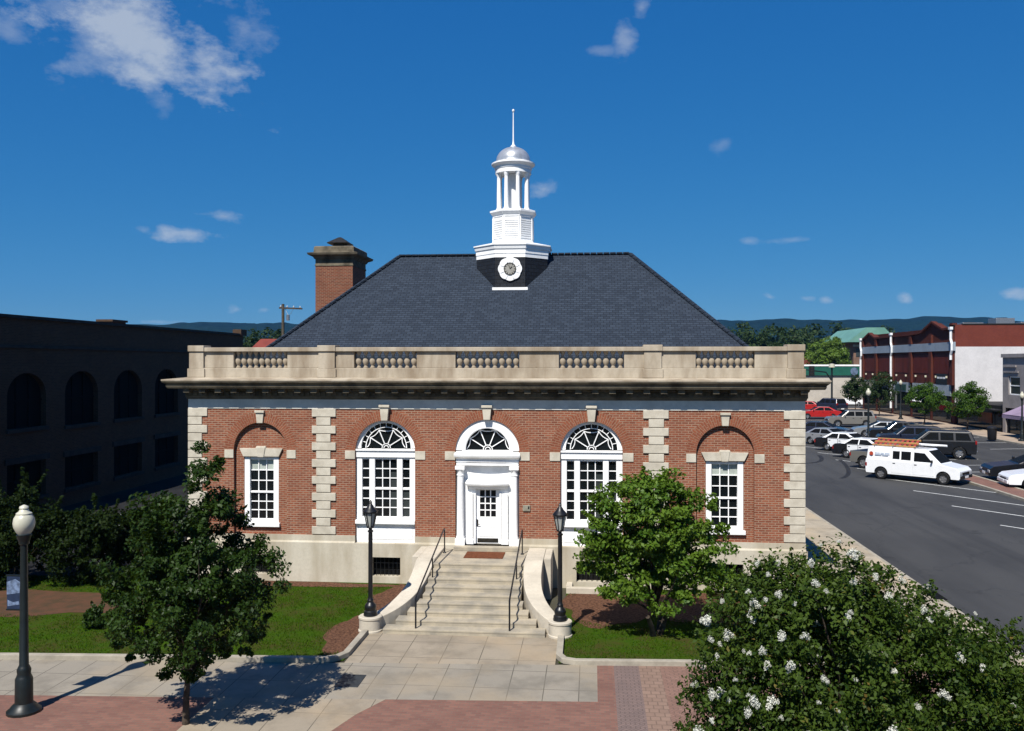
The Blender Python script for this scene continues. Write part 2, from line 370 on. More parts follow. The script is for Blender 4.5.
def asphalt():
    m, nt, bs = newmat('asphalt'); n = noise(nt, .22, 6, rough=.6, sc3=(1.6, .45, 1)); n2 = noise(nt, 35, 3); n3 = noise(nt, .06, 4)
    col = mix(nt, ramp(nt, n, .35, .7), (.055, .0545, .054), (.036, .036, .0365)); col = mix(nt, ramp(nt, n3, .4, .7, 0, .5), col, (.068, .067, .065))
    col = mix(nt, ramp(nt, n2, .3, .8, 0, .35), col, (.025, .026, .028))
    tcv = nd(nt, 'ShaderNodeTexCoord'); mpv = nd(nt, 'ShaderNodeMapping'); mpv.inputs['Scale'].default_value = (.30, .12, 1); nt.links.new(tcv.outputs['Object'], mpv.inputs[0])
    wob = nd(nt, 'ShaderNodeTexNoise'); wob.inputs['Scale'].default_value = 1.2; wob.inputs['Detail'].default_value = 5; nt.links.new(tcv.outputs['Object'], wob.inputs['Vector'])
    va = nd(nt, 'ShaderNodeVectorMath', operation='MULTIPLY_ADD'); nt.links.new(wob.outputs['Color'], va.inputs[0]); va.inputs[1].default_value = (.35, .35, 0); nt.links.new(mpv.outputs[0], va.inputs[2])
    vo = nd(nt, 'ShaderNodeTexVoronoi', feature='DISTANCE_TO_EDGE'); vo.inputs['Scale'].default_value = 1; nt.links.new(va.outputs[0], vo.inputs['Vector'])
    col = mix(nt, ramp(nt, vo.outputs['Distance'], .003, .013, .32, 0), col, (.018, .018, .019))
    ly = noise(nt, .9, 4, sc3=(1, .02, 1)); col = mix(nt, ramp(nt, ly, .48, .68, 0, .55), col, (.030, .030, .031))
    st1 = noise(nt, .55, 3); col = mix(nt, ramp(nt, st1, .66, .74, 0, .6), col, (.022, .022, .022))
    nt.links.new(col, bs.inputs['Base Color']); bs.inputs['Roughness'].default_value = .85; bs.inputs['Specular IOR Level'].default_value = .25; bump(nt, bs, n2, .2, .01); return m
M['asphalt'] = asphalt()
M['tyre_mark'] = plain('rubber_mark', (.026, .026, .028), .8, .2, 4, .2)
M['line'] = plain('road_paint', (.62, .62, .60), .7, .12, 3, .2)
M['soil'] = plain('bare_soil', (.10, .050, .030), .95, .2, 2.5, .1, bmp=.5, c2=(.07, .05, .028))
M['mulch'] = plain('bark_mulch', (.15, .075, .045), .95, .35, 14, .1, bmp=.9, c2=(.045, .02, .013))
M['lawn'] = plain('lawn_soil', (.030, .066, .004), .95, .25, 1.2, .02, bmp=.3, c2=(.060, .052, .016))
M['grass'] = leafmat('grass_blades', (.018, .050, .002), (.042, .086, .004), .9, .02, .15)
M['ground'] = plain('far_ground', (.09, .085, .06), .95, .2, .05, .1)
def hillmat():
    m, nt, bs = newmat('forested_hill'); n = noise(nt, .012, 8, rough=.7); n2 = noise(nt, .07, 4)
    col = mix(nt, ramp(nt, n, .35, .7), (.006, .017, .010), (.003, .008, .006)); col = mix(nt, ramp(nt, n2, .4, .7, 0, .6), col, (.016, .030, .014))
    nt.links.new(col, bs.inputs['Base Color']); bs.inputs['Roughness'].default_value = 1; bs.inputs['Specular IOR Level'].default_value = .05; bump(nt, bs, n2, 1, 8); return m
M['hill'] = hillmat()
M['bark'] = plain('tree_bark', (.085, .065, .048), .9, .25, 5, .15, bmp=.6, c2=(.04, .03, .022))
M['leaf_dark'] = leafmat('dark_leaves', (.007, .020, .003), (.027, .054, .007), .5, .16, .12)
M['leaf_mid'] = leafmat('mid_green_leaves', (.030, .078, .006), (.115, .185, .018), .5, .2, .22)
M['leaf_myrtle'] = leafmat('myrtle_leaves', (.010, .027, .003), (.058, .092, .012), .5, .14, .15, tip=(.13, .09, .022))
M['leaf_shade'] = leafmat('shade_toned_leaves', (.004, .010, .002), (.014, .026, .004), .6, .08, .08)  # shade and corner falloff over the alley shrubs are put into this leaf colour
M['leaf_lime'] = leafmat('lime_leaves', (.055, .105, .012), (.12, .19, .025), .5, .3, .25)
M['leaf_street'] = leafmat('street_tree_leaves', (.022, .058, .005), (.060, .115, .012), .5, .15, .25)
M['leaf_far'] = leafmat('far_tree_leaves', (.012, .030, .008), (.032, .055, .014), .6, .2, .12)
M['blossom'] = plain('white_blossom', (.62, .62, .54), .7, .06, 6, .2)
M['tyre'] = plain('tyre_rubber', (.012, .012, .012), .75, .1, 6, .25)
M['rim'] = plain('alloy_rim', (.42, .42, .43), .3, .1, 6, .5, .7)
M['chrome'] = plain('bright_chrome', (.55, .56, .58), .18, .05, 4, .6, .9)
M['trim'] = plain('black_trim', (.012, .012, .013), .5, .1, 6, .35)
M['lens'] = plain('headlight_lens', (.55, .57, .58), .12, .05, 5, .6)
M['tail'] = plain('tail_lens', (.28, .012, .010), .2, .1, 5, .5)
M['car_glass'] = glass('car_glass', (.008, .009, .010), .25, .06); M['car_glass'].node_tree.nodes['Principled BSDF'].inputs['IOR'].default_value = 1.12
M['globe'] = plain('cream_globe', (.62, .60, .47), .35, .05, 4, .5)
M['lantern_glass'] = plain('frosted_lantern_glass', (.40, .42, .40), .25, .1, 4, .5)
M['pole_green'] = plain('dark_green_iron', (.010, .014, .013), .4, .15, 6, .45)
# ================================================================== ground, paving, streets
def sheet(name, x0, x1, y0, y1, z, m):
    b = MB(); b.face([(x0,y0,z),(x1,y0,z),(x1,y1,z),(x0,y1,z)]); return struct(b.build(name, m))
sheet('ground', -2590, 2590, -110, 3290, -.02, M['ground'])
# front plaza and pavements
SH_ = lambda x, y: (x, y+.06*(x-5.0))          # the plaza runs a few degrees off the front wall
def psheet(name, pts, m):
    b = MB(); b.face([(*SH_(x, y), .004) for x, y in pts]); return struct(b.build(name, m))
psheet('sidewalk', [(-30,-10.40),(3.80,-10.40),(3.80,-7.92),(-30,-7.92)], M['concrete'])
b = MB(); b.face([(-2.75,SH_(-2.75,-7.92)[1],.004),(2.72,SH_(2.72,-7.92)[1],.004),(2.72,-5.4,.004),(-2.75,-5.4,.004)]); struct(b.build('entrance_path', M['concrete_walk']))
psheet('concrete_apron', [(-5.1,-15.6),(-3.9,-15.6),(-1.9,-12.4),(-1.55,-11.3),(-1.1,-10.40),(-5.1,-10.40)], M['concrete_walk'])
b = MB(); b.face([(*SH_(x, y), .004) for x, y in [(-1.1,-10.40),(-1.55,-11.3),(-1.9,-12.4),(-3.9,-15.6),(3.80,-15.6),(3.80,-10.40)]])
b.face([(*SH_(x, y), .004) for x, y in [(-30,-15.6),(-5.1,-15.6),(-5.1,-10.40),(-30,-10.40)]]); struct(b.build('brick_paving', M['pave_red']))
psheet('brick_border', [(3.8,-15.6),(4.22,-15.6),(4.22,-7.92),(3.8,-7.92)], M['pave_red'])
psheet('grey_brick_band', [(4.22,-15.6),(4.86,-15.6),(4.86,-7.92),(4.22,-7.92)], M['pave_grey'])
psheet('tan_brick_band', [(4.86,-15.6),(5.40,-15.6),(5.40,-7.92),(4.86,-7.92)], M['pave_tan'])
psheet('zigzag_brick_paving', [(5.40,-15.6),(15.0,-15.6),(15.0,-7.92),(5.40,-7.92)], M['pave_zig'])
sheet('front_street', -60, 80, -60, -16, .0, M['asphalt'])
# side street with its central parking strip
KX = 15.2
sheet('side_street', KX, 44.6, -16, 140, -.008, M['asphalt'])
sheet('cross_street', -40, 140, 126, 142, -.004, M['asphalt'])
b = MB(); b.box(10.98, KX-.16, -7.55, 125, -.1, .010); struct(b.build('street_sidewalk', M['concrete_side']))
b = MB(); b.box(KX-.16, KX, -16, 125, -.1, .012); struct(b.build('street_kerb', M['kerb'], bevel=.01))
b = MB(); b.box(44.6, 49.0, 10, 125, -.1, .12); struct(b.build('far_sidewalk', plain('far_pavement', (.42,.33,.25), .9, .12, .6, .2)))
b = MB(); b.box(44.4, 44.6, 10, 125, -.1, .125); struct(b.build('far_kerb', M['kerb']))
b = MB(); b.box(28.15, 29.6, -10, 112, -.1, .11); struct(b.build('median', M['pave_red']))
b = MB()
for x0, x1 in ((27.95, 28.15), (29.6, 29.8)): b.box(x0, x1, -10, 112, -.1, .125)
struct(b.build('median_kerb', M['kerb']))
b = MB(); b.box(26, 52, 142, 300, -.1, .1); struct(b.build('far_lot', plain('pale_lot', (.40,.33,.25), .9, .1, .2)))
# painted stalls
def stripe(b, p, q, w, z=.0):
    p = Vector(p); q = Vector(q); d = (q-p).normalized(); n = Vector((-d.y, d.x))*(w/2)
    b.face([(p.x-n.x,p.y-n.y,z),(q.x-n.x,q.y-n.y,z),(q.x+n.x,q.y+n.y,z),(p.x+n.x,p.y+n.y,z)])
def ori(b):   # make every sheet face look up
    for i, f in enumerate(b.f):
        a, c, d = (Vector(b.v[k]) for k in f[:3])
        if (c-a).cross(d-c).z < 0: b.f[i] = f[::-1]
b = MB()
for k in range(-4, 14):
    y0 = 25.45 + 5.8*(k-1) - .15
    stripe(b, (23.25, y0), (27.9, y0-6.2), .13, -.004)
for k in range(-2, 18):
    y0 = 26.9+4.1*k
    stripe(b, (29.85, y0), (34.9, y0+.9), .12, -.004)
for k in range(0, 16): stripe(b, (39.6, 22+6.2*k), (44.2, 22+6.2*k+1.0), .12, -.004)
ori(b); struct(b.build('parking_lines', M['line']))
b = MB()
def arc_strip(b, pts, w, z):
    for i in range(len(pts)-1): stripe(b, pts[i], pts[i+1], w, z)
arc_strip(b, [(17.0+7*math.sin(t*.09)*.9, 34+t*1.1+3.0*math.cos(t*.3)) for t in range(0, 14)], .34, -.0035)
arc_strip(b, [(18.5+5*math.sin(.4+t*.11), 33+t*.7-2.2*math.cos(t*.35)) for t in range(0, 13)], .30, -.0030)
arc_strip(b, [(16.6+.35*t, 30+t*t*.12) for t in range(0, 12)], .34, -.0040)
ori(b); struct(b.build('tyre_marks', M['tyre_mark']))
b = MB(); b.box(KX-.30, KX+.12, -.6, .9, -.1, .02); struct(b.build('storm_drain', M['void']))
# alley on the left
sheet('alley', -24.9, -11.3, -1.5, 60, -.010, plain('shade_darkened_asphalt', (.022,.022,.023), .9, .2, .6, .15))  # asphalt colour itself darkened to stand for the shade in the alley
b = MB()
for k in range(5): p = on_ground(106+5*k, 519.3-3.6*k); 
for (px, py, qx, qy) in ((108, 516.3, 133, 512.5), (114, 526, 138, 522)):
    p = on_ground(px, py); q = on_ground(qx, qy); stripe(b, (p.x, p.y), (q.x, q.y), .13, -.005)
ori(b); struct(b.build('alley_lines', M['line']))

# lawns, beds, edging
for nm_, xa_, xb_ in (('lawn', -22, -2.82), ('right_lawn', 2.80, 10.95)):
    b = MB(); b.face([(xa_,SH_(xa_,-7.78)[1],.006),(xb_,SH_(xb_,-7.78)[1],.006),(xb_,-.1,.006),(xa_,-.1,.006)]); struct(b.build(nm_, M['lawn']))
def blob(name, cx, cy, rx, ry, z, m, n=40, seed=1):
    rg = random.Random(seed); ph = [rg.uniform(0, 6.28) for _ in range(4)]
    b = MB(); pts = []
    for k in range(n):
        a = 2*math.pi*k/n; r = 1+.12*math.sin(3*a+ph[0])+.08*math.sin(5*a+ph[1])+.05*math.sin(9*a+ph[2])
        pts.append((cx+rx*r*math.cos(a), cy+ry*r*math.sin(a), z))
    b.face(pts); return struct(b.build(name, m))
BEDS = [(-3.35,-5.9,.55,1.9), (4.2,-2.4,1.55,2.1), (7.4,-2.2,2.9,1.7), (-14.2,-3.6,4.6,1.5), (-6.5,-.5,3.6,.35), (-2.9,-2.0,.7,1.6)]
for i, (cx, cy, rx, ry) in enumerate(BEDS):
    blob('mulch_bed' if i != 3 else 'bare_soil', cx, cy, rx, ry, .010+.001*i, M['mulch'] if i != 3 else M['soil'], seed=i)
def edging(name, path):
    b = MB()
    for p, q in zip(path[:-1], path[1:]): b.bar((*p, .06), (*q, .06), .18, .14)
    for p in path[1:-1]: b.lathe([(.09, 0), (.09, .128)], (p[0], p[1], 0), 12)
    return struct(b.build(name, M['kerb'], bevel=.012))
edging('lawn_kerb', [SH_(-22,-7.85), SH_(-3.30,-7.85), SH_(-3.0,-7.72), SH_(-2.84,-7.4), (-2.83,-5.9)])
edging('right_lawn_kerb', [SH_(10.9,-7.85), SH_(3.25,-7.85), SH_(2.95,-7.72), SH_(2.81,-7.4), (2.80,-5.9)])
# grass blades: countless, so one object
def in_beds(x, y):
    r = np.zeros(len(x), bool)
    for (cx, cy, rx, ry) in BEDS: r |= ((x-cx)/rx)**2+((y-cy)/ry)**2 < .92
    return r
n = 90000
gx = np.concatenate([RNG.uniform(-18,-2.95,int(n*.65)), RNG.uniform(2.9,10.8,n-int(n*.65))]); gy = RNG.uniform(-9.2,-.25,n)
tuft = np.array([mnoise.noise(Vector((a*.9, c*.9, 0))) for a, c in zip(gx, gy)])
keep = ~in_beds(gx, gy) & (gy > -7.74+.06*(gx-5))  & (RNG.random(n) < .70+1.1*tuft)
gx, gy, tuft = gx[keep], gy[keep], tuft[keep]; n = len(gx)
def raw_mesh(name, V, F, tone, m, parent=None):
    me = bpy.data.meshes.new(name); nv = len(V); k = F.shape[1]; nf = len(F)
    me.vertices.add(nv); me.vertices.foreach_set('co', V.astype(np.float32).ravel())
    me.loops.add(nf*k); me.loops.foreach_set('vertex_index', F.astype(np.int32).ravel())
    me.polygons.add(nf); me.polygons.foreach_set('loop_start', np.arange(0, nf*k, k, dtype=np.int32))
    me.update(calc_edges=True); me.validate()
    a = me.attributes.new('tone', 'FLOAT', 'FACE'); a.data.foreach_set('value', tone.astype(np.float32))
    me.materials.append(m); o = bpy.data.objects.new(name, me); COL.objects.link(o)
    if parent: o.parent = parent
    return o
an = RNG.uniform(0, 6.283, n); h = RNG.uniform(.03, .075, n); w = .012
B0 = np.stack([gx+w*np.cos(an), gy+w*np.sin(an), np.full(n, .008)], 1); B1 = np.stack([gx-w*np.cos(an), gy-w*np.sin(an), np.full(n, .008)], 1)
T = np.stack([gx+RNG.normal(0, .025, n), gy+RNG.normal(0, .025, n), h], 1)
V = np.stack([B0, B1, T], 1).reshape(-1, 3); F = np.arange(3*n).reshape(-1, 3)
g = raw_mesh('grass', V, F, np.clip(RNG.random(n)*.6+.3+tuft*.5, 0, 1), M['grass']); tag(g, 'short mown green grass on the lawns before the brick building', 'grass', kind='stuff')

# ================================================================== the civic building
BX = 10.86; BY = 22.0
bld = thing('civic_building', 'red brick civic building with slate hip roof, white cupola and stone balustrade', 'building')
def arch_pts(cx, zs, r, zb, n=28, hw=None):
    hw = hw or r
    return [(cx-hw, zb), (cx+hw, zb)] + [(cx+hw*math.cos(math.pi*k/n), zs+r*math.sin(math.pi*k/n)) for k in range(n+1)]
ZB, ZT = 1.66, 6.17
SPR = 4.68
bays = {-3.65: (1.08, 1.33), 3.65: (1.08, 1.33), 0.0: (1.13, 1.40)}
wing = (-8.22, 8.22)
P0 = lambda a, c: (a, 0, c)
w = MB()
holes = [arch_pts(cx, SPR, r, ZB+.002) for cx, (r, zb) in bays.items()] + [arch_pts(cx, SPR, .98, ZB+.002) for cx in wing]
w.holed([(-BX, ZB), (BX, ZB), (BX, ZT), (-BX, ZT)], holes, P0)
def reveal(b, loop, y0, y1, first=0):
    k = len(loop)
    for i in range(first, k):
        p, q = loop[i], loop[(i+1) % k]; b.face([(p[0],y0,p[1]), (p[0],y1,p[1]), (q[0],y1,q[1]), (q[0],y0,q[1])])
for lp in holes: reveal(w, lp, 0, .34, 1)
WW, WZ0, WZ1 = .64, 1.98, 4.42            # wing windows
for cx in wing:
    lp = arch_pts(cx, SPR, .98, ZB+.002); hole = [(cx-WW, WZ0), (cx+WW, WZ0), (cx+WW, WZ1), (cx-WW, WZ1)]
    w.holed(lp, [hole], lambda a, c: (a, .14, c)); reveal(w, hole, .14, .45); w.face([(cx-.98,0,ZB+.002),(cx+.98,0,ZB+.002),(cx+.98,.14,ZB+.002),(cx-.98,.14,ZB+.002)])
w.face([(BX,0,0),(BX,BY,0),(BX,BY,ZT),(BX,0,ZT)]); w.face([(-BX,BY,0),(-BX,0,0),(-BX,0,ZT),(-BX,BY,ZT)]); w.face([(BX,BY,0),(-BX,BY,0),(-BX,BY,ZT),(BX,BY,ZT)])
w.build('wall', M['brick'], bld)
ins = MB(); ins.box(-BX+.3, BX-.3, .55, BY-.3, .1, 6.6); ins.build('interior', M['void'], bld)

def ring(b, x0, x1, y0, y1, prof):       # profile (out, z) swept round a rectangle with mitred corners
    v = []
    for o_, z in prof: v += [(x0-o_,y0-o_,z), (x1+o_,y0-o_,z), (x1+o_,y1+o_,z), (x0-o_,y1+o_,z)]
    fs = [(i*4+k, i*4+(k+1) % 4, (i+1)*4+(k+1) % 4, (i+1)*4+k) for i in range(len(prof)-1) for k in range(4)]
    b.add(v, fs)
# base course with basement openings
BW = [(-3.6, .52, .24, .92), (3.75, .62, .20, .92), (-8.22, .60, .24, .92), (8.22, .60, .24, .92)]
b = MB()
hl = [[(c-h_, z0), (c+h_, z0), (c+h_, z1), (c-h_, z1)] for c, h_, z0, z1 in BW]
door_gap = []
b.holed([(-BX-.1, -.05), (BX+.1, -.05), (BX+.1, 1.40), (-BX-.1, 1.40)], hl, lambda a, c: (a, -.10, c))
for lp in hl: reveal(b, lp, -.10, .30)
b.face([(BX+.1,-.1,-.05),(BX+.1,BY,-.05),(BX+.1,BY,1.4),(BX+.1,-.1,1.4)]); b.face([(-BX-.1,BY,-.05),(-BX-.1,-.1,-.05),(-BX-.1,-.1,1.4),(-BX-.1,BY,1.4)])
# sloped top and the plain band above it, left open where door and windows come down
def seg(b, x0, x1):
    b.prism([(-.10,1.40),(-.05,1.46),(-.05,ZB),(0.0,ZB),(.05,1.40)], x0, x1, 'x')
edges = [-BX-.05, -3.65-1.08, -3.65+1.08, -1.13, 1.13, 3.65-1.08, 3.65+1.08, BX+.05]
for i in range(0, 8, 2): seg(b, edges[i], edges[i+1])
for x0, x1 in ((-3.65-1.08, -3.65+1.08), (-1.13, 1.13), (3.65-1.08, 3.65+1.08)): b.face([(x0,-.10,1.40),(x1,-.10,1.40),(x1,.3,1.40),(x0,.3,1.40)])
b.build('base_course', M['base'], bld)
for c, h_, z0, z1 in BW:
    f = MB(); f.face([(c-h_,.22,z0),(c+h_,.22,z0),(c+h_,.22,z1),(c-h_,.22,z1)]); fo = f.build('basement_window', M['void'], bld)
    f = MB()
    for k in range(1, 7): f.bar((c-h_+2*h_*k/7, .05, z0), (c-h_+2*h_*k/7, .05, z1), .02, .02)
    for k in range(1, 3): f.bar((c-h_, .045, z0+(z1-z0)*k/3), (c+h_, .045, z0+(z1-z0)*k/3), .02, .015)
    f.build('window_bars', M['black_iron'], fo)
for c in (3.75,):
    f = MB()
    f.box(c-.95, c-.75, -.75, -.10, 0, .20); f.box(c+.75, c+.95, -.75, -.10, 0, .20); f.box(c-.95, c+.95, -.95, -.75, 0, .20)
    f.build('window_well', M['cheek'], bld, bevel=.015)

# quoins
def quoin_col(x_in, x_out_long, x_out_short, corner):
    b = MB(); H = (ZT-ZB-.02)/15
    for k in range(15):
        z1 = ZT-.01-k*H; z0 = z1-H+.022
        if corner:
            s_ = 1 if x_in > 0 else -1; wd = .72 if k % 2 == 0 else .52; dp = .52 if k % 2 == 0 else .72
            xa, xb = sorted((s_*(BX+.04), s_*(BX+.04-wd))); b.box(xa, xb, -.045, .05, z0, z1)
            xc, xd = sorted((s_*(BX+.042), s_*(BX-.02))); b.box(xc, xd, .0505, dp, z0, z1)
        else:
            s_ = 1 if x_in > 0 else -1; a, c = (5.43, 6.30) if k % 2 == 0 else (5.62, 6.14)
            xa, xb = sorted((s_*a, s_*c)); b.box(xa, xb, -.06, .02, z0, z1)
    b.build('quoin_strip', M['quoin'], bld, bevel=.012)
for s_ in (-1, 1): quoin_col(s_, 0, 0, True); quoin_col(s_, 0, 0, False)

# frieze, cornice, parapet
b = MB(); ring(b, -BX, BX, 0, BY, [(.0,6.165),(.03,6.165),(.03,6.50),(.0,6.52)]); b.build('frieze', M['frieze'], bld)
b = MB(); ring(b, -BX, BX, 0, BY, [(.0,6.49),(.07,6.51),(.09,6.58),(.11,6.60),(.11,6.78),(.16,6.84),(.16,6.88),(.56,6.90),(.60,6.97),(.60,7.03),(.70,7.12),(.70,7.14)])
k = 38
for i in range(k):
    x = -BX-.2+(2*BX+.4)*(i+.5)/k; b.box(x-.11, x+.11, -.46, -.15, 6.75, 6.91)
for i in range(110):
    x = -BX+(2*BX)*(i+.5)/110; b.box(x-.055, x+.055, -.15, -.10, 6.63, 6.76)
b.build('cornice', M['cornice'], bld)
b = MB(); ring(b, -BX, BX, 0, BY, [(.60,7.141),(.70,7.141),(.72,7.17),(.72,7.215),(.0,7.29),(-.4,7.29)]); b.build('cornice_lip', M['stone_par'], bld)
par = MB()
PY0, PY1 = .03, .40
OPEN = [(-9.22,-7.23), (-4.78,-2.52), (-1.13,1.13), (2.52,4.78), (7.23,9.22)]
par.box(-BX+.03, BX-.03, PY0-.07, PY1+.05, 7.28, 7.62)
xs = [-BX+.08] + [e for o_ in OPEN for e in o_] + [BX-.08]
for i in range(0, len(xs), 2): par.box(xs[i], xs[i+1], PY0, PY1, 7.62, 8.21)
par.box(-BX+.02, BX-.02, PY0-.10, PY1+.08, 8.21, 8.36)
for sx in (-1, 1):                       # side and back parapets, plain
    xa, xb = sorted((sx*(BX-.08), sx*(BX-.45))); par.box(xa, xb, PY1+.06, BY, 7.28, 8.21)
    xa, xb = sorted((sx*(BX+.0), sx*(BX-.53))); par.box(xa, xb, PY1+.082, BY, 8.21, 8.355)
par.box(-BX+.46, BX-.46, BY-.4, BY-.02, 7.28, 8.2)
par_o = par.build('parapet', M['stone_par'], bld, bevel=.018)
for cx, hw in ((-10.58,.27), (10.58,.27), (-5.76,.30), (5.76,.30)):
    p = MB(); p.box(cx-hw-.05, cx+hw+.05, PY0-.13, PY1+.1, 7.285, 7.60)
    p.box(cx-hw, cx+hw, PY0-.09, PY1+.07, 7.60, 8.20); p.box(cx-hw-.03, cx+hw+.03, PY0-.14, PY1+.13, 8.215, 8.43)
    p.build('pier', M['stone_par'], par_o, bevel=.015)
prof = [(.085,0),(.085,.035),(.06,.05),(.05,.09),(.075,.13),(.105,.20),(.11,.26),(.095,.33),(.06,.40),(.045,.44),(.05,.47),(.075,.50),(.075,.53),(.095,.545),(.095,.585)]
bal = None
for x0, x1 in OPEN:
    for k in range(9):
        x = x0+(x1-x0)*(k+.5)/9
        if bal is None:
            m_ = MB(); m_.lathe(prof, n=14); bal = m_.build('baluster', M['stone_par'], par_o, smooth=40, loc=(x, .21, 7.622))
        else:
            c = bal.copy(); COL.objects.link(c); c.location = (x, .21, 7.622)
deck = MB(); deck.face([(-BX+.4,.4,7.3),(BX-.4,.4,7.3),(BX-.4,BY-.3,7.3),(-BX+.4,BY-.3,7.3)]); deck.build('roof_deck', M['bronze'], bld)

# keystones, impost blocks, brick arches, jack arches
def keystone(cx, z0, z1, w0, w1, out, y=0.0):
    b = MB(); b.prism([(cx-w0/2,z0),(cx+w0/2,z0),(cx+w1/2,z1),(cx-w1/2,z1)], y-out, y+.02)
    b.box(cx-w1/2-.02, cx+w1/2+.02, y-out-.045, y+.02, z1-.09, z1+.0); b.build('keystone', M['quoin'], bld, bevel=.012)
for cx in (-3.65, 0, 3.65): keystone(cx, SPR+(1.08 if cx else 1.13)-.0, 6.32, .23, .34, .16)
for cx in wing: keystone(cx, SPR+.96, 6.10, .22, .31, .07)
def brick_ring(cx, r, wdt=.36):
    b = MB(); n = 36
    for k in range(n):
        a0, a1 = math.pi*k/n, math.pi*(k+1)/n; L = r+wdt/2
        P = lambda rr, a: (cx+rr*math.cos(a), -.004, SPR+rr*math.sin(a))
        b.face([P(r+.001,a1), P(r+.001,a0), P(r+wdt,a0), P(r+wdt,a1)], [(0,a1*L),(0,a0*L),(wdt,a0*L),(wdt,a1*L)])
    b.build('brick_arch', M['brick_arch'], bld)
for cx in (-3.65, 3.65): brick_ring(cx, 1.08)
brick_ring(0, 1.13)
for cx in wing: brick_ring(cx, .98)
def block(x0, x1, z0=4.38, z1=4.68, y=0):
    b = MB(); b.box(x0, x1, y-.03, y+.02, z0, z1); b.build('impost_block', M['quoin'], bld, bevel=.01)
for cx, (r, _) in bays.items(): block(cx-r-.37, cx-r-.004); block(cx+r+.004, cx+r+.37)
for cx in wing: block(cx-.98-.34, cx-.984); block(cx+.984, cx+.98+.34)

def fan(parent, cx, z, r, y, ring_r=None, spokes=(32,68,112,148), hub=.15):
    b = MB(); t = .028
    def arc(rad, a0=0, a1=180, n=24, tt=t):
        pts = [(cx+rad*math.cos(R(a0+(a1-a0)*k/n)), y, z+rad*math.sin(R(a0+(a1-a0)*k/n))) for k in range(n+1)]
        for p, q in zip(pts[:-1], pts[1:]): b.bar(p, q, tt, .03, up=(0,1,0))
    arc(hub); arc(hub*.55, n=12)
    rr = ring_r or r
    for a in spokes:
        ca, sa = math.cos(R(a)), math.sin(R(a)); b.bar((cx+hub*ca,y,z+hub*sa), (cx+rr*.93*ca,y,z+rr*.93*sa), t*1.15, .03, up=(0,1,0))
    st = [2]+list(spokes)+[178]
    for a0, a1 in zip(st[:-1], st[1:]):
        p = Vector((math.cos(R(a0)), math.sin(R(a0))))*rr*.93; q = Vector((math.cos(R(a1)), math.sin(R(a1))))*rr*.93
        mid = (p+q)/2; mid = mid*(1-.10*(1 if len(st) else 0)/max(mid.length, .1)*.9)
        pts = []
        for k in range(9):
            s_ = k/8; c = p*(1-s_)**2+mid*2*s_*(1-s_)+q*s_*s_; pts.append((cx+c.x, y, z+c.y))
        for u, v in zip(pts[:-1], pts[1:]): b.bar(u, v, t, .028, up=(0,1,0))
    if ring_r:
        arc(ring_r)
        for k in range(1, 12):
            a = R(15*k); b.bar((cx+ring_r*math.cos(a),y,z+ring_r*math.sin(a)), (cx+r*math.cos(a),y,z+r*math.sin(a)), t*.8, .028, up=(0,1,0))
    return b.build('fanlight_bars', M['white'], parent)
def half_ring(b, cx, zs, r0, r1, y0, y1, n=32):
    for k in range(n):
        a0, a1 = math.pi*k/n, math.pi*(k+1)/n
        q = [(cx+r*math.cos(a), zs+r*math.sin(a)) for r, a in ((r0,a0),(r1,a0),(r1,a1),(r0,a1))]
        b.add([(x,y0,z) for x, z in q]+[(x,y1,z) for x, z in q], [(0,1,2,3),(7,6,5,4),(0,4,5,1),(1,5,6,2),(2,6,7,3),(3,7,4,0)])
def pane_grid(b, x0, x1, z0, z1, nx, nz, y, t=.032, d=.03):
    for k in range(1, nx): x = x0+(x1-x0)*k/nx; b.box(x-t/2, x+t/2, y-d/2, y+d/2, z0, z1)
    for k in range(1, nz): z = z0+(z1-z0)*k/nz; b.box(x0, x1, y-d/2-.002, y+d/2+.002, z-t/2, z+t/2)
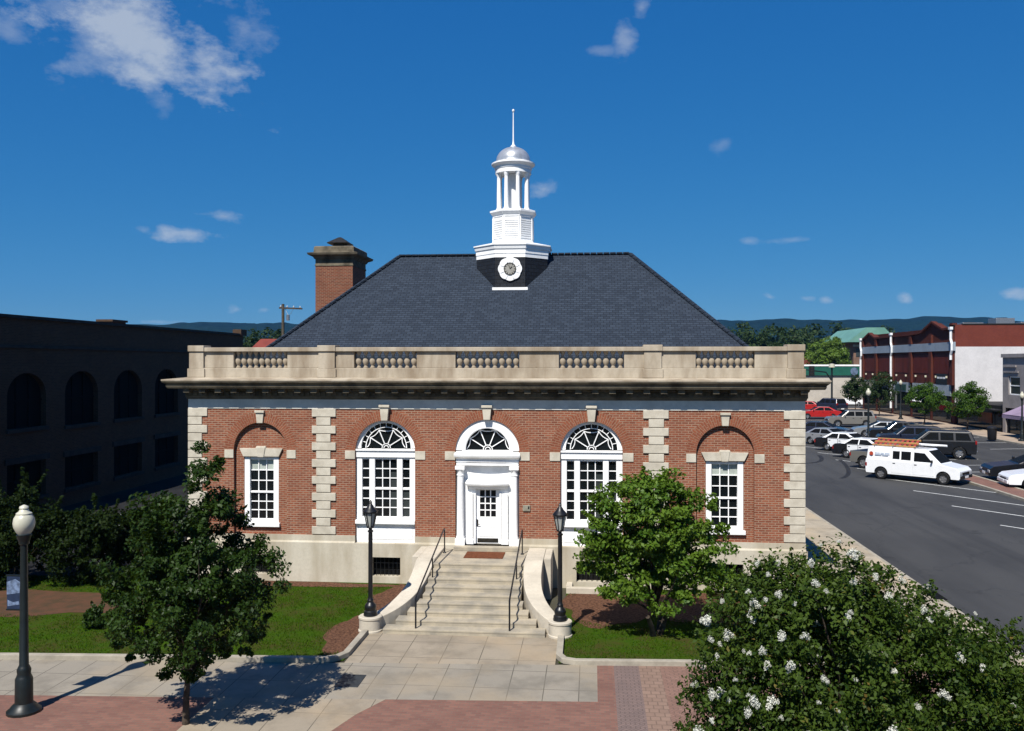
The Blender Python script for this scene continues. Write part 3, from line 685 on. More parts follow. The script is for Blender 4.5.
def arched_window(cx):
    r = 1.08; y = .12
    f = MB()
    half_ring(f, cx, SPR+.08, .90, r-.004, y, y+.14)
    f.box(cx-r+.004, cx+r-.004, y-.05, y+.16, 4.44, 4.74); f.box(cx-r+.004, cx+r-.004, y-.10, y-.05, 4.67, 4.74)
    zb = 2.22
    for x0, x1 in ((-r+.004,-.86), (-.60,-.40), (.40,.60), (.86,r-.004)): f.box(cx+x0, cx+x1, y, y+.15, zb, 4.44)
    for x0, x1 in ((-.86,-.60), (-.40,.40), (.60,.86)):
        f.box(cx+x0, cx+x1, y+.03, y+.14, zb, zb+.10); f.box(cx+x0, cx+x1, y+.03, y+.14, 4.36, 4.44); f.box(cx+x0, cx+x1, y+.035, y+.14, 3.28, 3.36)
    fo = f.build('arched_window', M['white'], bld, bevel=.008, seg=1)
    m_ = MB()
    for x0, x1, nx in ((-.86,-.60,1), (-.40,.40,3), (.60,.86,1)):
        pane_grid(m_, cx+x0, cx+x1, zb+.10, 3.28, nx, 3, y+.085); pane_grid(m_, cx+x0, cx+x1, 3.36, 4.36, nx, 3, y+.085)
    m_.build('glazing_bars', M['white'], fo)
    g_ = MB(); g_.face([(cx-.9,y+.11,zb),(cx+.9,y+.11,zb),(cx+.9,y+.11,4.44),(cx-.9,y+.11,4.44)]); g_.face([(cx+.92*math.cos(math.pi*k/24), y+.11, SPR+.08+.92*math.sin(math.pi*k/24)) for k in range(24, -1, -1)])
    g_.build('pane', M['glass'], fo)
    bl = MB(); bl.face([(cx+.6,y+.106,zb+.1),(cx+.86,y+.106,zb+.1),(cx+.86,y+.106,3.28),(cx+.6,y+.106,3.28)]); bl.face([(cx+.13,y+.106,zb+.1),(cx+.4,y+.106,zb+.1),(cx+.4,y+.106,3.9),(cx+.13,y+.106,3.9)]); bl.build('reflection_toned_pane', M['glass_grey'], fo)  # greyer glass colour stands in for reflections in these panes
    fan(fo, cx, SPR+.09, .91, y+.07, ring_r=.74)
    s_ = MB(); s_.box(cx-r+.004, cx+r-.004, y-.16, y+.16, 2.08, 2.22); s_.box(cx-r+.004, cx+r-.004, y-.06, y-.0, 2.00, 2.08); s_.build('sill', M['white'], fo, bevel=.012)
    a_ = MB(); a_.box(cx-r+.004, cx+r-.004, y-.02, y+.16, 1.40, 2.0); a_.box(cx-r+.12, cx+r-.12, y-.035, y-.02, 1.52, 1.9); a_.build('apron_panel', M['white'], fo, bevel=.008)
arched_window(-3.65); arched_window(3.65)

def wing_window(cx):
    y = .21; f = MB(); zb, zt = WZ0+.06, WZ1-.02
    f.box(cx-WW+.003, cx-.44, y-.06, y+.12, zb, zt); f.box(cx+.44, cx+WW-.003, y-.06, y+.12, zb, zt)
    f.box(cx-.44, cx+.44, y, y+.12, zt-.10, zt); f.box(cx-.44, cx+.44, y, y+.12, zb, zb+.13); f.box(cx-.44, cx+.44, y-.005, y+.1, 3.10, 3.17)
    fo = f.build('wing_window', M['white'], bld, bevel=.01, seg=1)
    m_ = MB(); pane_grid(m_, cx-.44, cx+.44, zb+.13, 3.10, 3, 3, y+.05); pane_grid(m_, cx-.44, cx+.44, 3.17, zt-.10, 3, 3, y+.05); m_.build('glazing_bars', M['white'], fo)
    g_ = MB(); g_.face([(cx-.46,y+.08,zb),(cx+.46,y+.08,zb),(cx+.46,y+.08,zt),(cx-.46,y+.08,zt)]); g_.build('pane', M['glass'], fo)
    g_ = MB(); g_.face([(cx-.44,y+.076,3.90),(cx+.44,y+.076,3.90),(cx+.44,y+.076,zt-.1),(cx-.44,y+.076,zt-.1)]); g_.build('blind', M['blind'], fo)
    s_ = MB(); s_.box(cx-WW-.06, cx+WW+.06, .02, .40, WZ0-.08, WZ0+.06); s_.build('sill', M['white'], fo, bevel=.012)
    b = MB(); b.prism([(cx-.66,4.425),(cx+.66,4.425),(cx+.80,4.72),(cx+.2,4.72),(cx+.17,4.80),(cx-.17,4.80),(cx-.2,4.72),(cx-.80,4.72)], .06, .16)
    b.prism([(cx-.11,4.41),(cx+.11,4.41),(cx+.17,4.77),(cx-.17,4.77)], .03, .07); b.build('lintel', M['quoin'], fo, bevel=.01)
for cx in wing: wing_window(cx)

# entrance
ent = MB(); half_ring(ent, 0, SPR+.04, .78, 1.126, .06, .30)
for k in range(40):                        # flared inner face of the arch
    a0, a1 = math.pi*k/40, math.pi*(k+1)/40; Q = lambda r, a, y: (r*math.cos(a), y, SPR+.04+r*math.sin(a))
    ent.face([Q(1.06,a0,.055), Q(1.06,a1,.055), Q(.80,a1,.02+.03), Q(.80,a0,.05)])
ent.box(-1.126, -.42, .18, .32, 1.42, 4.45); ent.box(.42, 1.126, .18, .32, 1.42, 4.45); ent.box(-.42, .42, .18, .32, 3.46, 4.45)
ent_o = ent.build('entrance_surround', M['white'], bld)
def curved_hood(name, hw, z0, prof, y0, sag, par_):     # a projecting band with a bowed front
    b = MB(); n = 16
    rows = []
    for out, z in prof:
        rows.append([(-hw-out*.4+(2*hw+out*.8)*k/n, y0-out-sag*(1-((k-n/2)/(n/2))**2), z0+z) for k in range(n+1)])
    v = [p for r_ in rows for p in r_]; m = n+1
    fs = [(i*m+k, i*m+k+1, (i+1)*m+k+1, (i+1)*m+k) for i in range(len(rows)-1) for k in range(n)]
    bk = len(v); v += [(-hw, y0+.2, z0+prof[0][1]), (hw, y0+.2, z0+prof[0][1]), (-hw, y0+.2, z0+prof[-1][1]), (hw, y0+.2, z0+prof[-1][1])]
    L = len(rows)-1
    fs += [tuple([bk]+[bk+1]+list(range(n, -1, -1))), tuple([bk+3, bk+2]+[L*m+k for k in range(n+1)]), tuple([bk+2, bk]+[i*m for i in range(L+1)]), tuple([bk+1, bk+3]+[i*m+n for i in range(L, -1, -1)])]
    b.add(v, fs); return b.build(name, M['white'], par_)
curved_hood('entablature', 1.09, 4.20, [(.02,0),(.02,.10),(.05,.12),(.05,.22),(.10,.26),(.17,.30),(.19,.36),(.19,.42),(.02,.48)], .06, .10, ent_o)
curved_hood('door_hood', .70, 3.36, [(.0,0),(.03,.05),(.05,.10),(.16,.14),(.18,.19),(.18,.23),(.04,.32),(.0,.34)], .16, .13, ent_o)
for sx in (-1, 1):
    c = MB(); x = sx*.955
    c.box(x-.17, x+.17, -.13, .2, 1.402, 1.62)
    c.lathe([(.155,0),(.155,.05),(.135,.09),(.135,.11),(.128,.13),(.124,.9),(.112,2.15),(.112,2.2),(.13,2.22),(.13,2.25),(.115,2.26),(.115,2.36),(.15,2.42),(.16,2.44)], (x, .03, 1.62), 20)
    c.box(x-.165, x+.165, -.135, .2, 4.06, 4.18); c.build('column', M['white'], ent_o, smooth=35)
    p = MB(); p.box(sx*.62-.10, sx*.62+.10, .07, .18, 1.42, 3.20); p.box(sx*.62-.13, sx*.62+.13, .05, .18, 1.405, 1.58); p.build('pilaster', M['white'], ent_o, bevel=.012)
    p = MB(); xa, xb = sorted((sx*.42, sx*.50)); p.box(xa, xb, .11, .179, 1.42, 3.2); p.build('door_jamb', M['white'], ent_o, bevel=.01)
g_ = MB(); g_.face([(.80*math.cos(math.pi*k/24), .24, SPR+.04+.80*math.sin(math.pi*k/24)) for k in range(24, -1, -1)]); g_.build('fanlight_pane', M['glass'], ent_o)
fan(ent_o, 0, SPR+.06, .80, .20, hub=.16)
t_ = MB(); t_.box(-.9, .9, .05, .26, SPR-.01, SPR+.045); t_.build('fanlight_sill', M['white'], ent_o, bevel=.01)
dr = MB(); yd = .22
dr.holed([(-.42,1.42),(.42,1.42),(.42,3.46),(-.42,3.46)], [[(-.285,2.36),(.285,2.36),(.285,3.30),(-.285,3.30)]], lambda a, c: (a, yd, c))
reveal(dr, [(-.285,2.36),(.285,2.36),(.285,3.30),(-.285,3.30)], yd, yd+.05)
pane_grid(dr, -.285, .285, 2.36, 3.30, 3, 4, yd+.02, .035)
dr.box(-.29, .29, yd-.012, yd-.001, 2.00, 2.17); dr.box(-.29, .29, yd-.012, yd-.001, 1.66, 1.95)
do = dr.build('door', M['white'], bld)
g_ = MB(); g_.face([(-.3,yd+.045,2.3),(.3,yd+.045,2.3),(.3,yd+.045,3.32),(-.3,yd+.045,3.32)]); g_.build('door_pane', M['glass'], do)
k_ = MB(); k_.box(-.37, .37, yd-.008, yd-.001, 1.45, 1.60); k_.build('kick_plate', M['bronze'], do)
k_ = MB(); k_.box(-.395, -.345, yd-.02, yd-.001, 2.02, 2.26); k_.tube([(-.37,yd-.02,2.1),(-.37,yd-.07,2.1),(-.28,yd-.07,2.1)], .012); k_.build('handle', M['bronze'], do)
th = MB(); th.box(-1.126, 1.126, -.42, .2, 1.272, 1.40); th.build('door_sill', M['steps'], bld, bevel=.012)
pl = MB(); pl.box(1.26, 1.52, -.05, -.002, 2.62, 2.83); pl_o = pl.build('wall_plaque', plain('tarnished_plate', (.34,.32,.25), .5, .15, 6, .4, .2), bevel=.008)
tag(pl_o, 'small tan metal plaque on the brickwork right of the white door', 'plaque')
lk = MB(); lk.box(1.44, 1.485, -.062, -.051, 2.70, 2.79); lk.build('lock', M['black_iron'], pl_o)

# roof
RY, RZ, RH, EZ = 10.4, 12.86, 5.4, 8.02
ey = RY-(RZ-EZ)/1.036
ro = MB()
A_, B_, C_, D_ = (-10.72,ey,EZ), (10.45,ey,EZ), (10.45,2*RY-ey,EZ), (-10.72,2*RY-ey,EZ); E_, F_ = (-RH,RY,RZ), (RH,RY,RZ)
ro.face([A_,B_,F_,E_]); ro.face([B_,C_,F_]); ro.face([C_,D_,E_,F_]); ro.face([D_,A_,E_])
ro.face([(A_[0],A_[1],7.3),(B_[0],B_[1],7.3),B_,A_]); ro.face([(B_[0],B_[1],7.3),(C_[0],C_[1],7.3),C_,B_]); ro.face([(D_[0],D_[1],7.3),(A_[0],A_[1],7.3),A_,D_])
ro_o = ro.build('roof', M['slate'], bld)
rc = MB()
for p, q in ((E_,F_),(A_,E_),(B_,F_)):
    p, q = Vector(p)+Vector((0,0,.03)), Vector(q)+Vector((0,0,.03)); nseg = int((q-p).length/.3)
    for k in range(nseg): rc.bar(p.lerp(q, k/nseg), p.lerp(q, (k+.9)/nseg), .24, .07)
rc.build('ridge_cap', M['slate'], ro_o)
# chimney
ch = MB(); x0, x1, y0, y1 = -10.95, -8.93, 15.0, 17.7
ch.box(x0, x1, y0, y1, 7.3, 12.95); ch_o = ch.build('chimney', M['brick_chim'], bld)
c = MB(); ring(c, x0, x1, y0, y1, [(0,12.95),(.03,12.95),(.03,13.02),(.0,13.04),(.0,13.30),(.06,13.33),(.10,13.42),(.32,13.52),(.36,13.62),(.08,13.68),(.06,13.95),(.0,14.0),(-.3,14.0)])
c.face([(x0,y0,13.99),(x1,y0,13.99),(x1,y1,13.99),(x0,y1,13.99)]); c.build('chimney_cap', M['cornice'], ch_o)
c = MB(); cx, cy = (x0+x1)/2-.05, (y0+y1)/2
c.lathe([(.42,14.0),(.42,14.28)], (cx,cy,0), 4, math.pi/4, math.pi/4+2*math.pi); c.lathe([(.80,14.26),(.82,14.30),(.15,14.62),(.0,14.66)], (cx,cy,0), 4, math.pi/4, math.pi/4+2*math.pi); c.build('chimney_cowl', M['bronze'], ch_o)

# cupola
cup = thing('cupola_group', '', '', (0, RY, 0)); del cup['label']; del cup['category']
cup.name = 'cupola'; cup.parent = bld
O8 = math.pi/8; K8 = 1/math.cos(O8)
def octa(b, prof): b.lathe([(r*K8, z) for r, z in prof], (0,0,0), 8, O8, O8+2*math.pi)
c = MB(); octa(c, [(1.63,9.0),(1.63,12.62)]); c.build('octagonal_base', M['slate_dark'], cup)
c = MB(); octa(c, [(1.62,12.56),(1.65,12.56),(1.65,12.72),(1.67,12.74),(1.67,12.90),(1.71,12.95),(1.74,13.08),(1.78,13.12),(1.78,13.17),(1.0,13.36),(.9,13.36)]); c.build('base_cornice', M['white'], cup)
c = MB(); c.box(-.80, .80, -1.72, -1.55, 10.99, 11.20); c.build('flashing', M['white'], cup)
c = MB()
octa(c, [(.90,13.33),(.94,13.34),(.94,13.48),(.90,13.50),(.90,14.52),(.93,14.55),(.93,14.62),(1.0,14.70),(1.05,14.76),(1.05,14.84),(.85,14.90),(.3,14.90)])
for k in range(8):
    a = k*math.pi/4; n_ = Vector((math.cos(a), math.sin(a), 0)); t_ = Vector((-n_.y, n_.x, 0))
    for q in range(9):
        z = 13.58+q*.10; p = n_*.915; c.bar(p-t_*.30+Vector((0,0,z)), p+t_*.30+Vector((0,0,z)), .05, .065)
    for s_ in (-1, 1): p = n_*.915+t_*.335*s_; c.bar(p+Vector((0,0,13.5)), p+Vector((0,0,14.52)), .06, .06)
c.build('louvred_drum', M['white'], cup)
colb = None
for k in range(8):
    a = math.pi/8+k*math.pi/4
    if colb is None:
        c = MB(); c.lathe([(.135,0),(.135,.05),(.105,.10),(.10,.14),(.10,.6),(.088,1.5),(.088,1.54),(.11,1.58),(.125,1.66),(.13,1.72)], n=14); colb = c.build('column', M['white'], cup, smooth=35, loc=(.70*math.cos(a), .70*math.sin(a), 14.9))
    else:
        d = colb.copy(); COL.objects.link(d); d.location = (.70*math.cos(a), .70*math.sin(a), 14.9)
c = MB(); c.lathe([(.28,14.9),(.28,16.6)], n=12); c.build('core_post', M['white'], cup, smooth=35)
c = MB(); c.lathe([(.60,16.62),(.84,16.62),(.84,16.80),(.87,16.83),(.87,16.92),(.95,16.98),(1.02,17.04),(1.02,17.10),(.86,17.16),(.84,17.16)], n=40); c.build('entablature', M['white'], cup, smooth=30)
c = MB(); c.lathe([(.84,17.15),(.82,17.24)]+[(.80*math.cos(R(t)), 17.24+.66*math.sin(R(t))) for t in range(0, 86, 6)]+[(.05,17.91)], n=40); c.build('dome', M['dome'], cup, smooth=40)
c = MB(); c.lathe([(.13,17.88),(.14,17.94),(.07,18.0),(.05,18.05),(.035,18.2),(.022,19.5),(.02,19.52),(.05,19.56),(.065,19.61),(.05,19.66),(.0,19.69)], n=14); c.build('finial', M['white_metal'], cup, smooth=40)
# scalloped white rose with a round clock face
c = MB(); n = 64; cz = 12.03; yc = -1.632
pts = []
for k in range(n):
    a = 2*math.pi*k/n; r = .51+.035*abs(math.cos(4*a)); pts.append((r*math.cos(a), cz+r*math.sin(a)))
c.prism(pts, yc-.07, yc); 
for k in range(8):
    a = k*math.pi/4+O8; c.bar((.30*math.cos(a),yc-.075,cz+.30*math.sin(a)), (.46*math.cos(a),yc-.075,cz+.46*math.sin(a)), .05, .03, up=(0,1,0))
ck = c.build('clock_surround', M['white'], cup, bevel=.015)
# the face itself is part of the cupola too
c = MB(); c.prism([(.27*math.cos(2*math.pi*k/32), cz+.27*math.sin(2*math.pi*k/32)) for k in range(32)], yc-.085, yc-.071)
c.build('clock_face', plain('grey_clock_face', (.36,.35,.31), .5, .1, 6, .3), cup)
c = MB()
for k in range(12):
    a = k*math.pi/6; c.bar((.19*math.cos(a),yc-.09,cz+.19*math.sin(a)), (.245*math.cos(a),yc-.09,cz+.245*math.sin(a)), .028, .012, up=(0,1,0))
for k in range(24):
    a0, a1 = 2*math.pi*k/24, 2*math.pi*(k+1)/24; c.bar((.27*math.cos(a0),yc-.088,cz+.27*math.sin(a0)), (.27*math.cos(a1),yc-.088,cz+.27*math.sin(a1)), .03, .02, up=(0,1,0))
c.bar((0,yc-.096,cz), (.10,yc-.096,cz+.10), .03, .01, up=(0,1,0)); c.bar((0,yc-.097,cz), (-.06,yc-.097,cz+.19), .022, .01, up=(0,1,0))
c.build('clock_marks', M['bronze'], cup)

# ================================================================== steps, cheek walls, rails, mat
st = thing('entrance_steps', 'pale stone entrance steps climbing to the white door between curved cheek walls', 'steps')
sb = MB(); NR = 9; RISE = 1.27/NR; TR = 3.45/(NR-1)
for k in range(NR):
    z1 = RISE*(k+1); yf = -5.85+TR*k if k < NR-1 else -2.4
    hw = 1.50
    if k < 4: hw = 1.50+(.84, .56, .30, .10)[k]
    sb.box(-hw, hw, yf, (yf+TR+.05 if k < NR-1 else -.10), 0 if k < NR-1 else .0, z1)
    sb.box(-hw-.0, hw+.0, yf-.010, yf-.001, z1-.05, z1-.002)
sb.build('stair', M['steps'], st, bevel=.010)
for sx in (-1, 1):
    cb = MB(); path = []
    for k in range(25):
        t = k/24
        if t < .35: x, y = 1.78, -.12-t/.35*2.1
        else:
            u = (t-.35)/.65; x = 1.78+.86*u**3.0; y = -2.22-3.15*u
        z = 1.36 if t < .35 else .40+.96*(1-((t-.35)/.65))**1.15*1.0
        path.append((sx*x, y, z, .30-(.10*max(0, t-.35))))
    v = []
    for i, (x, y, z, hw) in enumerate(path):
        p, q = path[max(0, i-1)], path[min(len(path)-1, i+1)]; d = Vector((q[0]-p[0], q[1]-p[1])).normalized(); nx, ny = -d.y, d.x
        v += [(x-nx*hw,y-ny*hw,0),(x+nx*hw,y+ny*hw,0),(x+nx*hw,y+ny*hw,z),(x-nx*hw,y-ny*hw,z)]
    m = len(path); fs = [(i*4+k, i*4+(k+1) % 4, (i+1)*4+(k+1) % 4, (i+1)*4+k) for i in range(m-1) for k in range(4)]+[(3,2,1,0), ((m-1)*4,(m-1)*4+1,(m-1)*4+2,(m-1)*4+3)]
    cb.add(v, fs); co_ = cb.build('cheek_wall', M['cheek'], st, bevel=.02)
    bk = MB(); xa, xb = sorted((sx*2.085, sx*2.32)); bk.box(xa, xb, -1.75, -.12, 0, 1.345); bk.build('buttress', M['cheek'], st, bevel=.015)
    pd = MB(); pd.lathe([(.35,0),(.35,.05),(.325,.07),(.325,.36),(.345,.38),(.345,.43),(.32,.45)], (sx*2.76, -5.60, 0), 32); pd.build('lamp_pedestal', M['cheek'], st, smooth=30)
for sx in (-1, 1):
    rl = thing('handrail', 'black iron handrail on the left of the entrance steps' if sx < 0 else 'black iron handrail on the right of the entrance steps', 'handrail', (sx*1.36-.04, -5.72, .0), group='handrails on the entrance steps')
    dx = -sx*.02
    b = MB(); top = [(0,.0,.02),(0,0,1.0),(0,.12,1.05),(dx,4.72,2.10),(dx,4.92,2.10)]; b.tube(top, .026, 8); b.build('rail', M['black_iron'], rl, smooth=50)
    for (y, z0, z1) in ((2.6, .85, 1.60), (4.92, 1.27, 2.10)):
        b = MB(); b.tube([(dx,y,z0),(dx,y,z1)], .022, 8); b.lathe([(.06,0),(.06,.02),(.03,.05)], (dx,y,z0), 10); b.build('post', M['black_iron'], rl, smooth=50)
mt = MB(); mt.box(-.62, .70, -1.55, -.58, 1.271, 1.292); mto = mt.build('doormat', M['mat']); tag(mto, 'brown doormat on the landing before the white door', 'doormat')

def lantern(x, label):
    t = thing('lamp_post', label, 'lamp post', (x, -5.60, .448), group='lantern posts beside the steps')
    b = MB(); b.lathe([(.20,0),(.20,.05),(.19,.08),(.19,.13),(.155,.16),(.16,.2),(.175,.26),(.15,.33),(.10,.38),(.085,.42),(.095,.45),(.07,.5),(.066,.55),(.062,2.3),(.058,2.42),(.085,2.44),(.085,2.47),(.05,2.49),(.05,2.54),(.09,2.57)], n=20); b.build('post', M['black_iron'], t, smooth=40)
    b = MB()
    for k in range(8):
        a = math.pi/8+k*math.pi/4; b.bar((.095*math.cos(a),.095*math.sin(a),2.57), (.195*math.cos(a),.195*math.sin(a),3.0), .022, .022)
    b.lathe([(.10,2.55),(.105,2.57),(.09,2.60)], n=16); b.lathe([(.20,2.99),(.215,3.0),(.215,3.03),(.20,3.04)], n=16); b.build('lantern_frame', M['black_iron'], t)
    b = MB(); b.lathe([(.085,2.585),(.175,2.99)], n=8, a0=math.pi/8, a1=math.pi/8+2*math.pi); b.build('lantern_glass', M['lantern_glass'], t)
    b = MB(); b.lathe([(.215,3.035),(.16,3.10),(.10,3.16),(.085,3.2),(.06,3.22),(.04,3.27),(.05,3.29),(.03,3.33),(.0,3.37)], n=18); b.build('lantern_roof', M['black_iron'], t, smooth=40)
lantern(-2.76, 'black lantern post on the round pedestal left of the entrance steps')
lantern(2.76, 'black lantern post on the round pedestal right of the entrance steps')
dc = MB(); p = on_ground(351, 681); dc.box(p.x-.30, p.x+.28, p.y-.42, p.y+.42, .0, .016); dco = dc.build('utility_cover', plain('slate_cover', (.035,.042,.048), .6, .15, 6, .3), bevel=.006); tag(dco, 'dark rectangular utility cover set in the front sidewalk', 'utility cover')
# ================================================================== trees and shrubs
def leaves(centres, radii, per, size, flat=.75, rng=RNG, up=.5, crown_c=None):
    C = np.repeat(np.asarray(centres), per, 0); rad = np.repeat(np.asarray(radii), per)
    n = len(C); d = rng.normal(0, 1, (n, 3)); d /= np.linalg.norm(d, axis=1)[:, None]
    rr = rad*rng.random(n)**.45; P = C+d*rr[:, None]*np.array([1, 1, flat])
    ctr = np.asarray(crown_c) if crown_c is not None else C.mean(0)
    out = P-ctr; out /= np.linalg.norm(out, axis=1)[:, None]+1e-6
    N = rng.normal(0, .75, (n, 3))+out*.6+np.array([0, 0, up]); N /= np.linalg.norm(N, axis=1)[:, None]
    A = np.cross(N, rng.normal(0, 1, (n, 3))); A /= np.linalg.norm(A, axis=1)[:, None]; B = np.cross(N, A)
    L = (size*rng.uniform(.65, 1.3, n))[:, None]
    dr = np.array([0, 0, -.12])*L
    V = np.stack([P-A*L*.5, P+B*L*.28+N*L*.05, P+A*L*.5+dr, P-B*L*.28+N*L*.05], 1).reshape(-1, 3)
    F = np.arange(4*n).reshape(-1, 4)
    clump_t = np.repeat(rng.random(len(centres)), per)
    tone = np.clip(.55*rng.random(n)+.45*clump_t, 0, 1)
    return V, F, tone
def sample_ell(ells, n, rng, shell=.55):
    vol = np.array([e[3]*e[4]*e[5] for e in ells]); idx = rng.choice(len(ells), n, p=vol/vol.sum())
    d = rng.normal(0, 1, (n, 3)); d /= np.linalg.norm(d, axis=1)[:, None]
    r = shell+(1-shell)*rng.random(n)**.6; r = np.where(rng.random(n) < .25, rng.random(n)**.5*shell, r)
    E = np.array(ells); return E[idx, :3]+d*r[:, None]*E[idx, 3:]
def limbs(b, base, fork, targets, r0, r1, rng, trunks=1):
    base = Vector(base); fork = Vector(fork)
    for k in range(trunks):
        off = Vector((rng.normal(0, .12), rng.normal(0, .12), 0))*(0 if trunks == 1 else 1)
        tip = fork+off*3
        b.tube([base+off, base+off+(tip-base-off)*.4+Vector((rng.normal(0, .04), rng.normal(0, .04), 0)), tip], [r0, r0*.8, r1], 9)
    for t in targets:
        t = Vector(t); s = fork.lerp(base, rng.random()*.3); m = s.lerp(t, .5)+Vector((rng.normal(0, .12), rng.normal(0, .12), .18*(t-s).length*.4))
        b.tube([s, m, t], [r1*.7, r1*.42, r1*.12], 6)
def tree(name, label, cat, base, ells, clumps, per, crad, size, lm, trunk_r, group=None, fork_z=None, seed=0, shell=.55, trunks=1, flat=.75, nlimb=26, shoots=0):
    rng = np.random.default_rng(seed+100)
    t = thing(name, label, cat, base, group=group)
    C = sample_ell(ells, clumps, rng, shell)
    rad = crad*rng.uniform(.6, 1.35, len(C)); E = np.array(ells); cc = E[:, :3].mean(0)
    V, F, tone = leaves(C, rad, per, size, flat, rng, crown_c=cc)
    if shoots:                              # leafy sprays that break the outline
        SC = sample_ell(ells, shoots, rng, .97); D = SC-cc; D /= np.linalg.norm(D, axis=1)[:, None]; D = D*.8+np.array([0, 0, .55])+rng.normal(0, .25, D.shape)
        ln = rng.uniform(.25, .75, shoots)*crad*2.2; K = 7
        PC = np.concatenate([SC+D*(ln*k/K)[:, None] for k in range(K)]); PR = np.concatenate([np.full(shoots, crad*.42*(1-.75*k/K)) for k in range(K)])
        V2, F2, t2 = leaves(PC, PR, max(5, per//9), size*.9, 1, rng, crown_c=cc); V, F, tone = np.concatenate([V, V2]), np.concatenate([F, F2+len(V)]), np.concatenate([tone, np.clip(t2*.6+.4, 0, 1)])
    raw_mesh('crown', V, F, tone, lm, t)
    b = MB(); fz = fork_z if fork_z is not None else E[:, 2].mean()-E[:, 5].mean()*.6
    fx, fy = (cc[0]*.4, cc[1]*.4)
    tg = C[rng.choice(len(C), min(nlimb, len(C)), replace=False)]
    limbs(b, (0, 0, -.03), (fx, fy, fz), tg, trunk_r, trunk_r*.6, rng, trunks)
    b.build('trunk', M['bark'], t, smooth=60)
    return t, C
# left tree on the brick paving, dark green and open
p = on_ground(186, 724)
tree('street_tree', 'tall dark green tree in the brick paving left of the entrance', 'tree', (p.x, p.y, 0),
     [(.05,0,2.5,1.75,1.6,1.35), (.25,.1,3.9,1.35,1.25,1.2), (.45,.1,5.05,.62,.6,1.0), (-1.15,0,3.0,.95,.9,.8), (1.3,.1,3.1,.85,.9,.7), (-.75,.1,4.3,.7,.6,.7), (.75,.1,4.7,.5,.5,.6), (0,0,1.75,.7,.7,.7)],
     270, 145, .25, .10, M['leaf_dark'], .085, seed=3, fork_z=1.3, shell=.5, shoots=55)
# right tree, low and broad, lighter green
p = on_ground(655, 633)
tree('broadleaf_tree', 'low spreading bright green tree on the right lawn before the brick wall', 'tree', (p.x, p.y, 0),
     [(-.3,-.1,3.4,1.55,1.4,1.15), (-1.25,-.2,2.6,.95,.95,.8), (.95,0,2.7,1.2,1.15,.8), (-.2,-.2,2.0,1.3,1.2,.9), (.3,.1,4.2,.65,.6,.45), (1.4,.1,1.9,.6,.7,.45), (-1.3,-.1,3.5,.6,.6,.5), (-1.65,-.3,2.15,.6,.6,.45), (-.9,-.5,1.55,.8,.7,.6), (.5,-.5,1.4,1.0,.8,.6), (.9,0,3.7,.8,.7,.5)],
     290, 105, .34, .135, M['leaf_mid'], .10, seed=11, fork_z=.7, shell=.62, trunks=3, flat=.5, shoots=40)
# crape myrtle with white panicles, close to the viewer
MY = at(850, 800, 14.6); MYB = Vector((MY.x, MY.y, 0))
def myl(px, py, rad, dz=0): 
    q = at(px, py, 14.6+dz); return (q.x-MYB.x, q.y-MYB.y, q.z, rad*1.0, rad*1.0, rad*.9)
ell = [myl(808,648,1.55), myl(905,700,1.75,.3), myl(755,690,1.0,-.3), myl(965,690,1.25,.2), myl(840,600,.95,.3), myl(735,720,.70,-.2), myl(1010,725,1.1,.1), myl(780,604,.74,.2), myl(735,640,.75,.1), myl(862,592,.52,.3), myl(712,695,.42), myl(905,625,.8,.2), myl(1000,670,.8,.2), myl(775,572,.30,.2), myl(820,578,.45,.2), myl(860,780,1.7,-.4), myl(760,760,1.3,-.6), myl(985,780,1.4,-.3)]
my, MC = tree('crape_myrtle', 'large white flowering crape myrtle close by at the right of the brick paving', 'tree', MYB, ell, 1500, 85, .30, .085, M['leaf_myrtle'], .09, seed=23, fork_z=1.1, shell=.72, trunks=4, nlimb=60, shoots=150)
# individual white panicles
rng = np.random.default_rng(5); protos = []
for k in range(4):
    nn = 90; P = rng.normal(0, 1, (nn, 3)); P /= np.linalg.norm(P, axis=1)[:, None]; P *= (rng.random(nn)**.5)[:, None]*np.array([.075, .075, .095])
    V, F, tn = leaves(P, np.full(nn, .015), 2, .030, 1, rng); protos.append((V, F, tn))
camv = np.array(CAM)-np.array(MYB); crownpts = []
ux = MC-camv; dist = np.linalg.norm(ux, axis=1); un = ux/dist[:, None]
for i in rng.permutation(len(MC)):          # sprays sit on the outermost leaf clumps, most of them high and to the left
    near = (np.linalg.norm(un-un[i], axis=1) < .26/dist[i]) & (dist < dist[i]-.22)
    if near.any() or MC[i][2] < 1.6: continue
    want = (1.0 if (MC[i][0] < -.3 or MC[i][2] > 3.4) else .32)*(.45+1.5*max(0, .35+mnoise.noise(Vector(MC[i]*1.1))))
    if rng.random() > want: continue
    v = -un[i]*.6+np.array([0, 0, .6])
    pt = MC[i]+v*rng.uniform(.20, .30)
    if all(np.linalg.norm(pt-q) > .13 for q in crownpts): crownpts.append(pt)
crownpts = crownpts[:99]
meshes = []
for k, (V, F, tn) in enumerate(protos):
    V = np.concatenate([V, V*.75+np.array([.07, .03, -.06]), V*.6+np.array([-.06, .04, -.05])]); F = np.concatenate([F+len(F)*4*i for i in range(3)]); tn = np.tile(tn, 3)
    o = raw_mesh('blossom_cluster', V, F, tn, M['blossom'], my); meshes.append(o)
